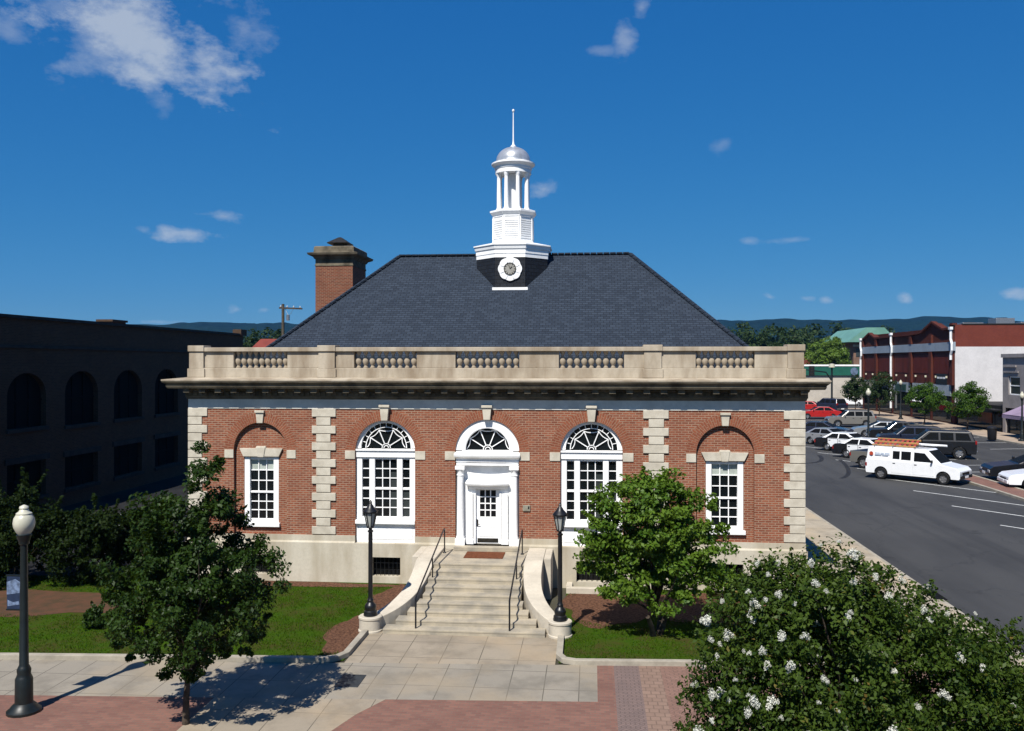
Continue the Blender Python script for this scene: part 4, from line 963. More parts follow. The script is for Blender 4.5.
for i, c in enumerate(crownpts):
    o = meshes[i] if i < 4 else meshes[i % 4].copy()
    if i >= 4: COL.objects.link(o); o.parent = my
    o.location = c; o.rotation_euler = (rng.normal(0, .25), rng.normal(0, .25), rng.random()*6.28); s_ = rng.choice([.38, .5, .62, .78, .95], p=[.25, .25, .25, .15, .10]); o.scale = (s_*rng.uniform(.8, 1.3), s_*rng.uniform(.8, 1.3), s_)
# shrubs
def shrub(label, x, y, r, h, lm, seed, group=None, size=.10, n=40, per=70):
    g_ = random.Random(seed); es = [(0,0,h*.42,r*.85,r*.85,h*.42)]+[(g_.uniform(-.6,.6)*r, g_.uniform(-.6,.6)*r, h*g_.uniform(.35,.8), r*g_.uniform(.3,.5), r*g_.uniform(.3,.5), h*g_.uniform(.2,.32)) for _ in range(5)]
    return tree('shrub', label, 'shrub', (x, y, 0), es, n, per, max(.16, r*.22), size, lm, .03, group=group, seed=seed, fork_z=.12, nlimb=10, shoots=int(n*.7))
p = on_ground(95, 628); shrub('small lone dark shrub on the left lawn beside the tall dark tree', p.x, p.y, .42, .7, M['leaf_dark'], 41, n=22)
SH = [(-19.0,-1.8,1.7,3.0,'leftmost dark shrub of the row under the dark brown building'), (-16.6,-1.4,1.7,3.2,'second dark shrub from the left in the row under the dark brown building'),
      (-14.4,-.8,1.6,2.9,'third dark shrub from the left in the row under the dark brown building'), (-12.6,.2,1.3,2.6,'dark shrub nearest the quoined corner in the row beside the alley')]
for i, (x, y, r, h, lb) in enumerate(SH): shrub(lb, x, y, r, h, M['leaf_shade'], 50+i, 'dark shrubs along the alley', size=.13, n=120, per=90)
p = on_y(722, 596, -1.3); shrub('rounded green shrub against the base of the wall right of the spreading tree', p.x, -1.3, .75, 1.25, M['leaf_mid'], 61, n=40)
p = on_y(752, 600, -1.5); shrub('dark shrub by the wall corner behind the white flowering tree', p.x, -1.5, .7, 1.2, M['leaf_dark'], 62, n=40)

# ================================================================== street lamps
def acorn_lamp(loc, h, label, group, banner=False, name='street_lamp'):
    t = thing(name, label, 'street lamp', loc, group=group); k = h/4.7
    b = MB(); b.lathe([(.36,0),(.36,.06),(.30,.10),(.26,.16),(.19,.22),(.185,.75),(.16,.80),(.14,.86),(.15,.95),(.12,1.02),(.10,1.06),(.075,3.55*k),(.075,3.72*k),(.11,3.75*k),(.11,3.80*k),(.13,3.85*k),(.16,3.95*k)], n=16); b.build('pole', M['pole_green'], t, smooth=35)
    z = 3.95*k
    b = MB(); b.lathe([(.12,z),(.17,z+.07),(.215,z+.17),(.228,z+.26),(.21,z+.37),(.16,z+.45),(.14,z+.47)], n=24); b.build('globe', M['globe'], t, smooth=50)
    b = MB(); b.lathe([(.165,z+.45),(.165,z+.48),(.11,z+.52),(.085,z+.57),(.10,z+.59),(.09,z+.63),(.03,z+.66),(.0,z+.67)], n=20); b.build('globe_cap', M['globe'], t, smooth=50)
    if banner:
        b = MB(); b.bar((0,0,3.05), (-.42,0,3.05), .03, .03); b.bar((0,0,2.28), (-.42,0,2.28), .03, .03); bo = b.build('banner_arm', M['pole_green'], t)
        b = MB(); b.box(-.40, -.08, -.008, .008, 2.30, 3.03); bn = b.build('banner', plain('navy_banner', (.020,.035,.075), .8, .1, 5, .2), bo)
        b = MB()
        b.prism([(-.40,2.62),(-.10,2.66),(-.08,2.90),(-.20,2.97),(-.40,2.90)], -.012, -.009); b.prism([(-.38,2.36),(-.10,2.40),(-.12,2.48),(-.25,2.45),(-.38,2.50)], -.012, -.009)
        b.build('banner_print', plain('pale_blue_print', (.16,.22,.34), .8, .3, 9, .2), bo)
    return t
p = on_ground(24, 712); acorn_lamp((p.x, p.y, 0), 4.72, 'dark green lamp post with a cream globe and a banner on the left brick paving', 'globe lamps', True)
acorn_lamp((45.8, 95, .12), 5.6, 'globe lamp on the far pavement before the tall red block', 'globe lamps')
acorn_lamp((28.9, 53, .11), 5.6, 'globe lamp on the parking median behind the parked cars', 'globe lamps')
acorn_lamp((45.8, 60.5, .12), 5.0, 'globe lamp at the right edge before the grey shop front', 'globe lamps')
# traffic signal
t = thing('traffic_signal', 'dark traffic signal pole with mast arm at the far crossing', 'traffic signal', (45.0, 127, 0))
b = MB(); b.lathe([(.28,0),(.24,.4),(.18,.5),(.16,7.0)], n=12); b.build('pole', M['pole_green'], t, smooth=35)
b = MB(); b.tube([(0,0,4.7),(-1.0,-.1,6.2),(-6.5,-.6,6.9)], [.13,.12,.07], 8); b.build('mast_arm', M['pole_green'], t, smooth=50)
for x in (-3.6, -5.9):
    b = MB(); b.box(x-.45, x+.45, -1.0, -.6, 5.6, 7.3); so_ = b.build('signal_head', M['trim'], t, bevel=.05)
    b = MB(); [b.lathe([(.16,0),(.16,.05)], (x,-1.0,0), 10) for _ in range(0)]
    for z in (5.95, 6.45, 6.95): b.prism([(x+.17*math.cos(k*.524), z+.17*math.sin(k*.524)) for k in range(12)], -1.03, -1.0)
    b.build('signal_lens', M['bronze'], so_)
b = MB(); b.lathe([(.2,7.0),(.55,7.05),(.5,7.6),(.1,7.7)], n=12); b.build('luminaire', M['globe'], t, smooth=40)

# ================================================================== vehicles
P_ = {k: paint('paint_'+k, c, r, m, .15 if k in ('black', 'navy') else .6) for k, (c, r, m) in {
    'white': ((.78,.79,.80), .3, 0), 'black': ((.006,.006,.007), .35, 0), 'silver': ((.36,.37,.38), .28, .5), 'grey': ((.17,.165,.15), .3, .3),
    'red': ((.36,.012,.010), .25, 0), 'navy': ((.014,.018,.035), .2, 0), 'taupe': ((.24,.225,.20), .3, .4)}.items()}
def arch(cx, r, zb, n=10): return [(cx+r*math.cos(math.pi*k/n), zb+r*math.sin(math.pi*k/n)) for k in range(n+1)]
SPEC = {
 'sedan': dict(L=5.1, W=1.86, H=1.46, wr=.33, wx=(-1.42,1.48), zb=.26, up=[(2.55,.42),(2.53,.66),(2.35,.80),(1.25,.97),(.9,.99),(-1.7,1.02),(-2.35,.98),(-2.52,.86),(-2.55,.45)],
     gh=[(-1.95,1.0),(-1.15,1.44),(.15,1.46),(1.15,.97)], win=[[(-1.55,1.03),(-1.05,1.36),(-.52,1.38),(-.52,1.03)], [(-.43,1.03),(-.43,1.38),(.12,1.38),(.80,1.03)]], doors=[(-1.35,-.48),(-.47,.85)], tz=.80),
 'suv': dict(L=4.95, W=1.96, H=1.82, wr=.39, wx=(-1.45,1.50), zb=.34, up=[(2.47,.5),(2.46,.92),(2.3,1.05),(1.15,1.16),(-2.40,1.16),(-2.47,1.0),(-2.47,.5)],
     gh=[(-2.40,1.14),(-2.18,1.78),(.35,1.80),(1.15,1.14)], win=[[(-2.15,1.22),(-2.0,1.66),(-1.25,1.68),(-1.25,1.22)], [(-1.12,1.22),(-1.12,1.68),(-.35,1.69),(-.35,1.22)], [(-.24,1.22),(-.24,1.69),(.25,1.68),(.78,1.22)]], doors=[(-1.1,-.30),(-.28,.85)], tz=1.2),
 'pickup': dict(L=5.5, W=1.96, H=1.78, wr=.40, wx=(-1.75,1.75), zb=.38, up=[(2.75,.5),(2.74,.92),(2.6,1.06),(1.35,1.14),(-2.70,1.14),(-2.75,1.05),(-2.75,.5)],
     gh=[(-.75,1.12),(-.55,1.75),(.45,1.77),(1.3,1.12)], win=[[(-.55,1.2),(-.45,1.66),(-.1,1.67),(-.1,1.2)], [(0,1.2),(0,1.67),(.4,1.66),(.9,1.2)]], doors=[(-.62,-.03),(-.02,1.0)], tz=1.0, bed=(-2.62,-.85)),
 'van': dict(L=5.85, W=2.0, H=2.1, wr=.37, wx=(-1.92,1.95), zb=.36, up=[(2.93,.45),(2.92,.86),(2.72,1.05),(1.85,1.22),(1.5,1.26),(-2.90,1.26),(-2.93,1.1),(-2.93,.48)],
     gh=[(-2.90,1.24),(-2.82,2.08),(.90,2.08),(1.85,1.20)], win=[[(-1.18,1.36),(-1.18,1.86),(-.74,1.86),(-.74,1.36)], [(-.64,1.34),(-.64,1.87),(-.04,1.87),(-.04,1.34)], [(.16,1.30),(.16,1.86),(.80,1.84),(1.30,1.30)]], doors=[(-1.25,.02),(.10,1.42)], tz=1.0),
}
def vehicle(name, label, cat, kind, x, y, head, sc, pt, group, roof=None, door_paint=None, z=0.0):
    s = SPEC[kind]; W2 = s['W']/2; t = thing(name, label, cat, (x, y, z), R(head), group); t.scale = (sc, sc, sc)
    zb = s['zb']; L2 = s['L']/2; ar = s['wr']+.07
    low = [(-L2+.05, zb)]
    for wx in s['wx']: low += [(wx-ar, zb)]+arch(wx, ar, zb+.02)[::-1]+[(wx+ar, zb)]
    low += [(L2-.05, zb)]
    poly = low+s['up']
    b = MB(); b.prism(poly, -W2, W2); body = b.build('body', pt, t, bevel=.05, seg=3)
    belt = s['gh'][0][1]; top = max(q[1] for q in s['gh'])
    hw = lambda zz: (W2-.05)+(-.20 if kind != 'van' else -.12)*(zz-belt)/(top-belt)
    g = s['gh']; b = MB(); v = [(px, -hw(pz), pz) for px, pz in g]+[(px, hw(pz), pz) for px, pz in g]
    b.add(v, [(0,1,2,3)[::-1], (4,5,6,7), (0,4,5,1)[::-1], (1,5,6,2)[::-1], (2,6,7,3)[::-1]]); b.build('cabin', roof or pt, t, bevel=.06, seg=3)
    for w_ in s['win']:
        for sd in (-1, 1):
            b = MB(); off = .012; pts = [(px, sd*(hw(pz)+off), pz) for px, pz in w_]; b.face(pts if sd < 0 else pts[::-1]); b.build('window', M['car_glass'], t)
    def screen(nm, i, j):
        (xa, za), (xb, zb_) = g[i], g[j]; b = MB(); n_ = Vector((zb_-za, 0, -(xb-xa))).normalized()
        if (i == 3) == (n_.x < 0): n_ = -n_
        if n_.z < 0: n_ = -n_
        f0, f1 = .10, .90; q = [(xa+(xb-xa)*f, za+(zb_-za)*f) for f in (f0, f1)]
        b.face([(q[0][0]+n_.x*.012, -hw(q[0][1])+.10, q[0][1]+n_.z*.012), (q[0][0]+n_.x*.012, hw(q[0][1])-.10, q[0][1]+n_.z*.012), (q[1][0]+n_.x*.012, hw(q[1][1])-.10, q[1][1]+n_.z*.012), (q[1][0]+n_.x*.012, -hw(q[1][1])+.10, q[1][1]+n_.z*.012)])
        b.build(nm, M['car_glass'], t)
    screen('windshield', 3, 2); screen('rear_window', 0, 1)
    for (xa, xb) in s['doors']:
        for sd in (-1, 1):
            b = MB(); lo = zb+.10; ya, yb = sorted((sd*(W2-.01), sd*(W2+.010)))
            b.box(xa+.012, xb-.012, ya, yb, lo, belt-.03); dobj = b.build('door', door_paint or pt, t, bevel=.008, seg=1)
            b = MB(); ya, yb = sorted((sd*(W2+.010), sd*(W2+.03))); b.box(xa+.10, xa+.26, ya, yb, belt-.17, belt-.13); b.build('handle', M['trim'], dobj)
    for wx in s['wx']:
        for sd in (-1, 1):
            b = MB(); r = s['wr']; pr = [(r*.62,-.11),(r*.93,-.11),(r,-.08),(r,.08),(r*.93,.11),(r*.62,.11),(r*.62,-.11)]
            b.lathe(pr, n=24); b.f = b.f[:-2]; b.mi = b.mi[:-2]
            wv = b.build('wheel', M['tyre'], t, smooth=40, loc=(wx, sd*(W2-.10), r)); wv.rotation_euler = (R(90), 0, 0)
            b = MB(); b.lathe([(.0,.05),(.06,.06),(.07,.045),(r*.55,.03),(r*.64,.09),(r*.66,.09),(r*.66,-.05),(.0,-.05)], n=20)
            for q in range(5):
                a = q*2*math.pi/5; b.bar((.05*math.cos(a),.05*math.sin(a),.05), (r*.6*math.cos(a),r*.6*math.sin(a),.06), .09, .03)
            rm = b.build('rim', M['rim'], wv, smooth=35)
            if sd > 0: rm.rotation_euler = (R(180), 0, 0)
    hz = s['up'][1][1]-.06
    for sd in (-1, 1):
        b = MB(); ya, yb = sorted((sd*(W2-.38), sd*(W2-.02))); b.box(L2-.09, L2+.015, ya, yb, hz-.15, hz); b.build('headlight', M['lens'], t, bevel=.02)
        b = MB(); ya, yb = sorted((sd*(W2-.24), sd*(W2+.008))); b.box(-L2-.012, -L2+.10, ya, yb, s['tz']-.22, s['tz']+.02); b.build('tail_light', M['tail'], t, bevel=.015)
        mx = s['win'][-1][-1][0]-.05; b = MB(); ya, yb = sorted((sd*(W2-.02), sd*(W2+.20))); b.box(mx, mx+.10, ya, yb, belt+.05, belt+.22); b.build('mirror', M['trim'] if kind == 'van' else pt, t, bevel=.03)
    for sx in (-1, 1):
        b = MB(); xa, xb = sorted((sx*(L2+.061), sx*(L2+.072))); b.box(xa, xb, -.26, .26, zb+.08, zb+.22); b.build('licence_plate', M['white_metal'], t)
    b = MB(); b.box(L2-.05, L2+.02, -W2+.42, W2-.42, hz-.17, hz-.01)
    b.build('grille', M['trim'], t, bevel=.01)
    for nm, sx in (('front_bumper', 1), ('rear_bumper', -1)):
        b = MB(); xa, xb = sorted((sx*(L2-.10), sx*(L2+.06))); b.box(xa, xb, -W2+.03, W2-.03, zb+.04, zb+.24); b.build(nm, M['chrome'] if kind in ('suv', 'pickup') else (M['trim'] if kind == 'van' else pt), t, bevel=.03)
    if kind in ('suv', 'van', 'pickup'):
        b = MB(); b.box(-L2+.3, L2-.3, -W2+.2, W2-.2, zb-.1, zb+.05); b.build('underbody', M['trim'], t)
    if 'bed' in s:
        b = MB(); b.box(s['bed'][0], s['bed'][1], -W2+.12, W2-.12, 1.12, 1.146); b.build('bed_liner', M['trim'], t)
    if kind == 'suv':
        for sd in (-1, 1): b = MB(); b.tube([(-1.9,sd*(hw(1.78)-.06),1.80),(-1.8,sd*(hw(1.78)-.06),1.87),(.1,sd*(hw(1.78)-.06),1.87),(.2,sd*(hw(1.78)-.06),1.80)], .022, 6); b.build('roof_rail', M['trim'], t)
    return t
G1 = 'vehicles parked along the median'; G2 = 'vehicles parked beyond the median'
# --- row on the near side of the median, noses to the lower right
VH = -49; VN = -41; VS = 1.04
van = vehicle('work_van', 'white work van with ladders on its roof parked at the median', 'van', 'van', 25.2, 30.2, VN, 1.04, P_['white'], G1)
em = MB(); em.prism([(-2.55+.13*math.cos(k*.393), 1.62+.13*math.sin(k*.393)) for k in range(16)], -1.004+.055, -1.004+.07)
em_o = em.build('emblem', plain('orange_red_emblem', (.50,.07,.03), .5, .1, 5, .3), van)
em_o.location = (0, -.035, 0)
em = MB()
for i, (x0, x1, z) in enumerate([(-2.32,-2.0,1.66),(-1.95,-1.72,1.66),(-1.66,-1.36,1.66),(-2.32,-1.9,1.56),(-1.84,-1.45,1.56)]): em.box(x0, x1, -.972, -.962, z-.028, z+.028)
em.build('side_lettering', plain('faded_blue_print', (.36,.46,.62), .5, .15, 9, .3), van)
rk = MB()
for x in (-2.4, -1.2, .2):
    rk.bar((x,-.88,2.17), (x,.88,2.17), .04, .04)
    for sd in (-.85, .85): rk.bar((x,sd,2.06), (x,sd,2.17), .04, .04)
rk.build('roof_rack', M['rim'], van)
lad = thing('ladder', 'orange and red extension ladder lying on the roof rack of the white van', 'ladder'); 
vm = Matrix.Translation((25.2, 30.2, 0)) @ Matrix.Rotation(R(VN), 4, 'Z') @ Matrix.Scale(VS, 4)
lad.location = vm @ Vector((-1.25, .0, 2.30)); lad.rotation_euler = (R(24), 0, R(VN)); lad.scale = (VS,)*3
b = MB()
for yy in (-.46, -.10, .02, .40): b.box(-1.45, 1.35, yy-.03, yy+.03, .0, .09)
b.build('rail', plain('orange_fibreglass', (.55,.30,.10), .5, .1, 6, .3), lad)
for k in range(9):
    b = MB(); x = -1.3+2.5*k/8; b.box(x-.07, x+.07, -.46, .40, .02, .06); b.build('rung', plain('red_rung', (.38,.05,.05), .5, .1, 6, .3) if k == 0 else bpy.data.materials['red_rung'], lad)
pp = MB(); pp.tube([(0,0,0),(2.9,0,0)], .07, 10); ppo = pp.build('pipe', M['white_metal'], smooth=50); ppo.location = vm @ Vector((-1.3, .62, 2.26)); ppo.rotation_euler = (0, 0, R(VN)); ppo.scale = (VS,)*3
tag(ppo, 'white pipe carried on the roof rack of the work van', 'pipe')
c_, s_ = math.cos(R(VH)), math.sin(R(VH))
def by_rear(rx, ry, wx, sc): return (rx-c_*wx*sc, ry-s_*wx*sc)
x, y = by_rear(24.45, 37.4, -1.75, 1.12); vehicle('pickup_truck', 'grey pickup truck parked between the white van and a patrol car', 'pickup', 'pickup', x, y, VH, 1.12, P_['grey'], G1)
x, y = by_rear(25.2, 44.9, -1.42, 1.2); vehicle('patrol_car', 'black and white patrol car parked next to the grey pickup', 'car', 'sedan', x, y, VH, 1.14, P_['black'], G1, roof=P_['white'], door_paint=P_['white'])
x, y = by_rear(25.2, 50.9, -1.42, 1.2); vehicle('patrol_car', 'black and white patrol car parked between the other patrol car and a silver sedan', 'car', 'sedan', x, y, VH, 1.14, P_['black'], G1, roof=P_['white'], door_paint=P_['white'])
x, y = by_rear(25.3, 57.2, -1.42, 1.1); vehicle('silver_sedan', 'silver sedan parked behind the two patrol cars', 'car', 'sedan', x, y, VH, 1.1, P_['silver'], G1)
x, y = by_rear(26.8, 66.0, -1.42, 1.12); vehicle('dark_sedan', 'dark navy sedan just emerging behind the stone corner of the brick building', 'car', 'sedan', x, y, VH+22, 1.14, P_['navy'], G1)
# --- row on the far side, noses to the left
FH = 172
vehicle('white_car', 'white sedan cut by the right edge of the view beside the brick median', 'car', 'sedan', 32.2, 26.9, FH, 1.12, P_['white'], G2)
vehicle('black_coupe', 'black sedan facing the brick median at the right edge', 'car', 'sedan', 33.0, 30.9, FH, 1.2, P_['black'], G2)
vehicle('black_suv', 'large black sport utility vehicle standing right behind the white van', 'suv', 'suv', 31.8, 45.4, 166, 1.25, P_['black'], G2)
vehicle('dark_suv', 'dark sport utility vehicle between the large black one and the black pickup', 'suv', 'suv', 32.7, 53.5, 168, 1.12, P_['navy'], G2)
vehicle('black_pickup', 'black pickup truck parked beyond the median lamp', 'pickup', 'pickup', 34.3, 60.6, FH, 1.12, P_['black'], G2)
vehicle('pale_sedan', 'pale silver sedan nosed in beside the black pickup under the median lamp', 'car', 'sedan', 34.2, 66.5, FH, 1.12, P_['silver'], G2)
# --- further up the street
p = on_ground(851.5, 427); vehicle('grey_suv', 'taupe grey sport utility vehicle driving across the street', 'suv', 'suv', p.x, p.y+.6, 178, 1.12, P_['taupe'], 'vehicles up the street')
p = on_ground(821, 419.0); vehicle('red_car', 'bright red sedan in front of a dark vehicle near the stone corner', 'car', 'sedan', p.x, p.y+1, 174, 1.15, P_['red'], 'vehicles up the street')
p = on_ground(830, 412.0); vehicle('dark_wagon', 'dark sport utility vehicle right behind the bright red sedan', 'suv', 'suv', p.x, p.y+1, 120, 1.2, P_['navy'], 'vehicles up the street')
p = on_ground(808, 411.5); vehicle('red_car', 'dark red car half hidden at the stone corner beyond the red sedan', 'car', 'sedan', p.x, p.y+2, 160, 1.1, P_['red'], 'vehicles up the street')
p = on_ground(853, 406.0); vehicle('white_car', 'small white car far off under the street tree by the pale building', 'car', 'sedan', p.x, p.y+2, 165, 1.05, P_['white'], 'vehicles up the street')

# ================================================================== street trees beyond
def street_tree(px, pyb, top, half, label, seed, lm='leaf_street', x=None):
    p = on_ground(px, pyb) if x is None else None
    if p is None: p = on_x(px, pyb, x)
    d = (p-CAM).dot(FW); s = d/FOC; zt = CAM.z+(363-top)*s; r = half*s; z0 = 1.35
    tree('street_tree', label, 'tree', (p.x, p.y, .12), [(0,0,(zt+z0)/2,r*.92,r*.92,(zt-z0)/2*.95), (r*.2,0,(zt+z0)/2+.5,r*.6,r*.6,(zt-z0)*.42)], 110, 80, .50, .22, M[lm], .09, group='young trees on the far pavement', seed=seed, fork_z=1.9, nlimb=14)
street_tree(924, 425.5, 383, 20, 'round young tree on the far pavement before the red block, right of its lamp', 71)
street_tree(967, 431, 386, 23, 'young tree nearest the right edge before the white painted wall', 72)
street_tree(879, 417, 372, 18, 'young tree left of the lamp before the red block', 73, 'leaf_far')
street_tree(855, 411.5, 377, 13, 'young dark tree farthest up the pavement by the signal pole', 74, 'leaf_far')
bn = thing('litter_bin', 'black litter bin on the far pavement before the purple awning', 'litter bin', (45.6, 61.8, .12))
p = on_ground(992, 440, .12); bn.location = p
b = MB(); b.lathe([(.34,0),(.40,.08),(.44,1.1),(.40,1.14)], n=16); b.build('drum', M['trim'], bn, smooth=40)
b = MB(); b.lathe([(.46,1.12),(.46,1.2),(.3,1.36),(.12,1.4)], n=16); b.build('lid', M['trim'], bn, smooth=40)

# ================================================================== buildings on the right
rb = thing('red_brick_block', 'tall red brick commercial block with a white painted side wall and two small gables', 'building', (0,0,0))
RX, RY0, RY1 = 49.0, 85.0, 123.0
fz = 11.75; b = MB()
prof_ = [(RY0,-.05),(RY1,-.05),(RY1,fz-.2),(RY1-1.2,fz),(RY1-4,fz+.75),(RY1-7,fz-.1),(RY0+15,fz-.05),(RY0+11.0,fz+.1),(RY0+7.0,fz+1.35),(RY0+3.2,fz+.25),(RY0+.9,fz+.35),(RY0+.9,fz+.8),(RY0,fz+.8)]
b.prism(prof_, RX, RX+1.0, 'x'); b.box(RX+1.0, RX+30, RY0+.02, RY1, -.05, 12.45); b.build('wall', M['brick_block'], rb)
sd = MB(); sd.box(RX+.02, RX+30, RY0-.03, RY0+.019, 9.85, 12.62); sd.build('side_wall', M['brick_side'], rb)
sd = MB(); sd.box(RX+.02, RX+30, RY0-.06, RY0-.031, 2.7, 9.85); sd.build('painted_side', plain('white_painted_brick', (.70,.68,.68), .85, .05, .5, .2, bmp=.15), rb)
sd = MB(); sd.box(RX+.9, RX+30, RY0-.10, RY0+.3, 12.62, 12.75); sd.box(RX-.1, RX+.05, RY0-.1, RY0+.9, 12.5, 12.62); sd.build('coping', M['bronze'], rb)
sd = MB(); sd.prism([(y_, z_+.02) for y_, z_ in prof_[2:]]+[(y_, z_+.28) for y_, z_ in prof_[2:]][::-1], RX-.30, RX+.3, 'x'); sd.build('gable_coping', M['brick_block'], rb)
bz = MB(); bz.box(RX-.22, RX+.02, RY0-.25, RY1, 9.35, 10.45); bz.build('fascia_band', plain('blue_grey_fascia', (.34,.40,.46), .6, .06, .5, .3), rb)
ys = [RY0+.5, RY0+7.5, RY0+15.0, RY0+23.0, RY0+30.5, RY1-.5]
for y_ in ys:
    q = MB(); q.box(RX-.28, RX+.01, y_-.45, y_+.45, 5.0, 9.33); q.box(RX-.28, RX+.01, y_-.45, y_+.45, 10.47, fz-.2); q.build('brick_pier', M['brick_block'], rb)
for a_, c_2 in zip(ys[:-1], ys[1:]):
    q = MB(); q.box(RX-.04, RX-.005, a_+.75, c_2-.75, 6.4, 8.9); q.build('window_panel', plain('maroon_panel', (.13,.022,.012), .7, .15, 1, .2, streak=True) if 'maroon_panel' not in bpy.data.materials else bpy.data.materials['maroon_panel'], rb)
    q = MB(); q.box(RX-.06, RX-.005, a_+.5, c_2-.5, .3, 3.6); q.build('shopfront', M['glass'], rb)
    q = MB(); q.box(RX-.10, RX-.005, a_+.5, c_2-.5, 3.6, 5.0); q.build('transom_panel', plain('pale_transom', (.38,.43,.47), .6, .1, .8, .3) if 'pale_transom' not in bpy.data.materials else bpy.data.materials['pale_transom'], rb)
    q = MB()
    for k in (.25, .75):
        q = MB(); yy = a_+(c_2-a_)*k; q.box(RX-.26, RX-.04, yy-.09, yy+.09, 5.85, 6.12); q.build('wall_light', M['globe'], rb, bevel=.03)
for (yy, z0, z1) in ((RY0+.15, 8.2, 12.0), (RY0+22.6, 1.0, 12.0), (RY1-.2, 5.0, 11.6)):
    q = MB(); q.tube([(RX-.42,yy,z1),(RX-.42,yy,z1-1.2),(RX-.42,yy-.35,z1-1.8),(RX-.42,yy-.35,z1-2.6),(RX-.42,yy,z1-3.2),(RX-.42,yy,z0)], .16, 6); q.box(RX-.62, RX-.25, yy-.3, yy+.3, z1, z1+.35); q.build('downspout', M['white_metal'], rb)
q = MB(); q.box(RX-.12, RX-.03, RY0+2.2, RY0+5.8, 5.0, 6.4); sg = q.build('shop_sign', M['trim'], rb)
q = MB()
for k, wd in enumerate((.42,.3,.36,.28,.4,.34)): yy = RY0+2.7+k*.47; q.box(RX-.14, RX-.121, yy, yy+wd*.8, 5.75, 6.0)
q.build('sign_lettering', M['white_metal'], sg)
q = MB(); q.prism([(RX-1.5,2.55),(RX-.02,3.35),(RX-.02,3.45),(RX-1.55,2.62)], RY0+7.5, RY0+11.5); q.build('shop_awning', M['white'], rb)
q = MB()
for (x0, x1, z) in ((RX+6.5,RX+8.1,7.45),(RX+8.4,RX+9.6,7.5)): q.box(x0, x1, RY0-.07, RY0-.061, z-.05, z+.05)
q.build('faded_wall_print', plain('faded_grey_print', (.42,.41,.41), .8, .2, 6, .2), rb)
# plant on the roofs and small signs along the block
for i, (x_, y_, w_, h_) in enumerate(((57, 92, 2.4, 1.3), (63, 98, 1.8, 1.0), (60, 110, 3.0, 1.5))):
    q = MB(); q.box(x_, x_+w_, y_, y_+w_, 12.46, 12.46+h_); un = q.build('rooftop_unit', M['rim'], rb, bevel=.04)
    q = MB(); q.lathe([(w_*.3, 12.46+h_), (w_*.3, 12.56+h_)], (x_+w_/2, y_+w_/2, 0), 14); q.build('fan_guard', M['trim'], un)
for i, (a_, c_2, cl) in enumerate(((17, 21.5, 'dark_green_fascia_board'), (25, 29, 'navy_sign_board'), (32.5, 36.5, 'cream_sign_board'))):
    q = MB(); q.box(RX-.16, RX-.101, RY0+a_, RY0+c_2, 3.8, 4.7); q.build('sign_board', plain(cl, ((.02,.07,.05), (.02,.03,.08), (.45,.40,.30))[i], .6, .15, 2, .3), rb)
# low shop between, with its dark front
ls = thing('low_shop', 'low dark single storey shop between the white painted wall and the grey building', 'building')
q = MB(); q.box(RX+.3, RX+25, 72.05, RY0-.1, -.05, 3.0); q.build('wall', plain('dark_shop_wall', (.035,.032,.03), .8, .15, 1, .2), ls)
q = MB(); q.box(RX+.2, RX+.299, 72.6, RY0-.6, .3, 2.4); q.build('shopfront', M['glass'], ls)
q = MB(); q.box(RX-.9, RX+.19, 72.2, RY0-.3, 2.45, 2.62); q.build('canopy', M['trim'], ls)
q = MB(); q.box(RX+.10, RX+.199, 75, 78.5, .9, 2.1); q.build('display', plain('orange_display', (.30,.10,.03), .6, .2, 1.5, .3), ls)
# grey two storey building
gb = thing('grey_building', 'grey two storey shop building with a purple awning at the right edge', 'building')
q = MB(); GW = [(y0, y0+2.6, 4.35, 6.35) for y0 in (67.9, 63.6, 59.3, 55.0)]
q.holed([(40,-.05),(71.9,-.05),(71.9,8.75),(40,8.75)], [[(a,z0),(b_,z0),(b_,z1),(a,z1)] for a, b_, z0, z1 in GW]+[[(42,.15),(71.2,.15),(71.2,2.9),(42,2.9)]], lambda a, c: (RX, a, c))
for a, b_, z0, z1 in GW:
    for p1, p2 in (((a,z0),(b_,z0)),((b_,z0),(b_,z1)),((b_,z1),(a,z1)),((a,z1),(a,z0))): q.face([(RX,p1[0],p1[1]),(RX+.3,p1[0],p1[1]),(RX+.3,p2[0],p2[1]),(RX,p2[0],p2[1])])
q.box(RX+.5, RX+25, 40, 71.9, -.05, 8.7); q.box(RX-.18, RX+.3, 40, 71.95, 8.4, 8.8)
q.face([(RX,71.9,-.05),(RX+.5,71.9,-.05),(RX+.5,71.9,8.75),(RX,71.9,8.75)]); q.box(RX-.12, RX-.001, 68.7, 71.6, 7.35, 7.55); q.box(RX-.12, RX-.001, 68.2, 71.6, 6.75, 6.9)
q.build('wall', plain('grey_painted_brick', (.36,.325,.31), .85, .1, .7, .2, bmp=.2), gb)
for a, b_, z0, z1 in GW:
    q = MB(); q.box(RX+.12, RX+.2, a, a+.12, z0, z1); q.box(RX+.12, RX+.2, b_-.12, b_, z0, z1); q.box(RX+.12, RX+.2, a, b_, z1-.12, z1); q.box(RX+.12, RX+.2, a, b_, z0, z0+.12); q.box(RX+.13, RX+.19, a, b_, (z0+z1)/2-.05, (z0+z1)/2+.05); fo = q.build('window', M['white'], gb)
    q = MB(); q.face([(RX+.17,a,z0),(RX+.17,b_,z0),(RX+.17,b_,z1),(RX+.17,a,z1)][::-1]); q.build('pane', M['glass_grey'], fo)
q = MB(); q.box(RX+.25, RX+.3, 42, 71.2, .15, 2.9); q.build('shopfront', M['glass'], gb)
